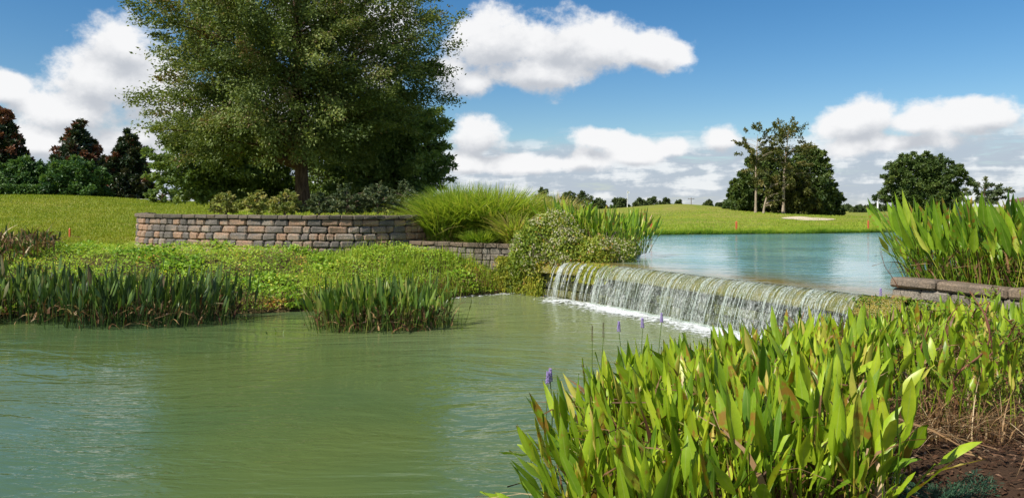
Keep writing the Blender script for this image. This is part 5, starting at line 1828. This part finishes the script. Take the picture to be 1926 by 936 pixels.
# ------------------------------------------------------------------ right foreground: mulch, weeds, dry stalks, juniper
def foreground_right():
    r = np.random.default_rng(51)
    n = 38000
    y = r.uniform(3.2, 9.6, n)
    x = r.uniform(1.6, 8.5, n)
    ok = (~inside(POOL, x, y)) & (x / y < 1.15) & (dist(RIGHT_WALL, x, y, False) > 0.2)
    x, y = x[ok], y[ok]
    n = len(x)
    z = H(x, y)
    A = r.normal(0, 1, (n, 3)) * np.array((1, 1, 0.22))
    N = r.normal(0, 0.35, (n, 3)) + np.array((0, 0, 1))
    L = r.uniform(0.02, 0.075, n)
    V, F = leaf_cards(np.c_[x, y, z + r.uniform(0.004, 0.03, n)], A, N, L, np.minimum(L * 0.4, r.uniform(0.004, 0.03, n)))
    stuff('mulch', V, F, M_MULCH, np.repeat(np.clip(0.42 + 0.2 * wob(x, y, 3.0) + r.normal(0, 0.24, n), 0, 1), 4), 'brown bark mulch and leaf litter on the bank')
    # dry straw tangle
    n = 8000
    y = r.uniform(5.4, 9.2, n)
    x = r.normal(0.48, 0.10, n) * y
    ok = (~inside(POOL, x, y)) & (dist(RIGHT_WALL, x, y, False) > 0.25) & (x < np.interp(y, [7, 8.3, 9.45, 10.4], [8.0, 7.3, 6.72, 6.25]))
    x, y = x[ok], y[ok]
    n = len(x)
    V, F = blades(np.c_[x, y, H(x, y)], r.uniform(0, 6.28, n), r.uniform(0.15, 0.62, n), r.uniform(0.004, 0.012, n), r.uniform(0.2, 1.8, n), 4)
    stuff('dry_straw', V, F, M_DEAD, np.repeat(np.clip(r.normal(0.62, 0.25, n), 0, 1), 10), 'tangled dry straw and stalks among the weeds')
    # green weeds
    n = 9000
    y = r.uniform(5.9, 9.8, n)
    x = r.normal(0.55, 0.09, n) * y
    ok = (~inside(POOL, x, y)) & (dist(RIGHT_WALL, x, y, False) > 0.15) & (x < np.interp(y, [6, 7, 8.3, 9.45, 10.4], [8.6, 8.0, 7.3, 6.72, 6.25])) & (wob(x, y, 2.4) > -0.5)
    x, y = x[ok], y[ok]
    n = len(x)
    V, F = leaf_cards(np.c_[x, y, H(x, y) + 0.36 * r.random(n) ** 1.2], r.normal(0, 1, (n, 3)) + np.array((0, 0, 0.3)), r.normal(0, 0.5, (n, 3)) + np.array((0, 0, 0.9)), r.uniform(0.04, 0.12, n), r.uniform(0.010, 0.022, n))
    stuff('green_weeds', V, F, M_WEED, np.repeat(np.clip(r.normal(0.45, 0.25, n), 0, 1), 4), 'fine leaved green weeds between the reeds and the coped wall')
    # standing reddish weed stalks
    specs = [(1800, 850, 545, 6.0, 'tallest reddish dead stalk rising in front of the coping slabs'), (1895, 800, 540, 6.6, 'reddish stalk at the right edge before the coping slabs'), (1868, 830, 600, 6.3, 'thin dark stalk second from the right edge'),
             (1735, 830, 575, 6.4, 'thin reddish stalk at the right border of the foreground reeds'), (1765, 700, 560, 8.2, 'short branching stalk close under the coping slabs'), (1925, 760, 590, 7.0, 'dead stalk cut by the right frame edge')]
    for i, (px, bpy_, tpy, d, lab) in enumerate(specs):
        x = (px - CX) / FPX * d
        zb = float(H(np.array([x]), np.array([d]))[0])
        hgt = EYE - (tpy - HY) / FPX * d - zb
        root = thing('dry_stalk', lab, 'plant', (x, d, zb - 0.02), 'reddish dry weed stalks')
        q = random.Random(60 + i)
        g = Geo()
        pts = [np.array((q.gauss(0, 0.03) * k + 0.02 * k * (-1) ** i, q.gauss(0, 0.02) * k, hgt * k / 5)) for k in range(6)]
        sp = spline(pts, 16)
        g.add(*tube(sp, np.linspace(0.012, 0.0045, 16), 6))
        add('stem', g.mesh('stem', M_STEM, True), root)
        gl = []
        for b in range(11):
            f = q.uniform(0.25, 0.97)
            s0 = np.array([np.interp(f, np.linspace(0, 1, 16), sp[:, a]) for a in range(3)])
            an = q.uniform(0, 6.28)
            ln = q.uniform(0.12, 0.34) * (1.2 - 0.6 * f)
            e = s0 + np.array((math.cos(an) * ln * 0.8, math.sin(an) * ln * 0.8, ln * q.uniform(0.3, 0.8)))
            gb = Geo()
            gb.add(*tube(spline([s0, (s0 + e) / 2 + np.array((0, 0, -0.02)), e], 6), np.linspace(0.004, 0.0018, 6), 4))
            add('branch', gb.mesh('branch', M_STEM, True), root)
            for k in range(7):
                gl.append(s0 + (e - s0) * q.uniform(0.3, 1.0))
        gl = np.array(gl)
        m = len(gl)
        L = r.uniform(0.025, 0.07, m)
        V, F = leaf_cards(gl, r.normal(0, 1, (m, 3)), r.normal(0, 0.6, (m, 3)) + np.array((0, 0, 0.6)), L, L * 0.35)
        o = add('leaves', mesh_np('leaves', V, F, M_WEED, False, {'rnd': np.repeat(r.random(m), 4)}), root)
        o['kind'] = 'stuff'
    # bare twig at the weir end
    p = P(1674, 525, 10.95)
    root = thing('bare_twig', 'bare forked twig leaning off the end of the coping slabs', 'twig', tuple(p))
    g = Geo()
    pts = spline([(0.12, 0, -0.12), (0.02, 0, 0.05), (-0.08, 0.0, 0.2), (-0.13, 0, 0.42)], 12)
    g.add(*tube(pts, np.linspace(0.006, 0.002, 12), 5))
    add('stem', g.mesh('stem', M_STEM, True), root)
    for f, an, ln in ((5, 0.6, 0.10), (8, 2.2, 0.12)):
        g = Geo()
        g.add(*tube([pts[f], pts[f] + np.array((math.cos(an) * ln * 0.5, 0, ln * 0.8)), pts[f] + np.array((math.cos(an) * ln * 0.7, 0, ln * 1.5))], [0.003, 0.002, 0.0015], 4))
        add('branch', g.mesh('branch', M_STEM, True), root)
    # pale pebble in the mulch
    # juniper spray in the corner
    root = thing('juniper_shrub', 'low dark green juniper spray at the bottom edge on the mulch', 'shrub', (2.42, 4.2, 0.42))
    Pn, An = [], []
    for b in range(15):
        an = r.uniform(-0.2, 3.3)
        ln = r.uniform(0.28, 0.55)
        dirv = np.array((math.cos(an), math.sin(an) * 0.9, r.uniform(0.15, 0.4)))
        pts = spline([(0, 0, 0.0), dirv * ln * 0.5 + np.array((0, 0, 0.05)), dirv * ln], 8)
        g = Geo()
        g.add(*tube(pts, np.linspace(0.007, 0.002, 8), 4))
        add('branch', g.mesh('branch', M_TWIG, True), root)
        m = 420
        f = r.random(m) ** 0.8
        for a in range(1):
            c = np.stack([np.interp(f, np.linspace(0, 1, 8), pts[:, a2]) for a2 in range(3)], -1)
            Pn.append(c + r.normal(0, 0.018, (m, 3)))
            An.append(np.repeat(unit(dirv)[None], m, 0) + r.normal(0, 0.55, (m, 3)))
    Pn, An = np.concatenate(Pn), np.concatenate(An)
    m = len(Pn)
    L = r.uniform(0.02, 0.045, m)
    V, F = leaf_cards(Pn, An, r.normal(0, 1, (m, 3)), L, L * 0.16)
    o = add('needles', mesh_np('needles', V, F, M_JUNIPER, False, {'rnd': np.repeat(r.random(m), 4)}), root)
    o['kind'] = 'stuff'


foreground_right()
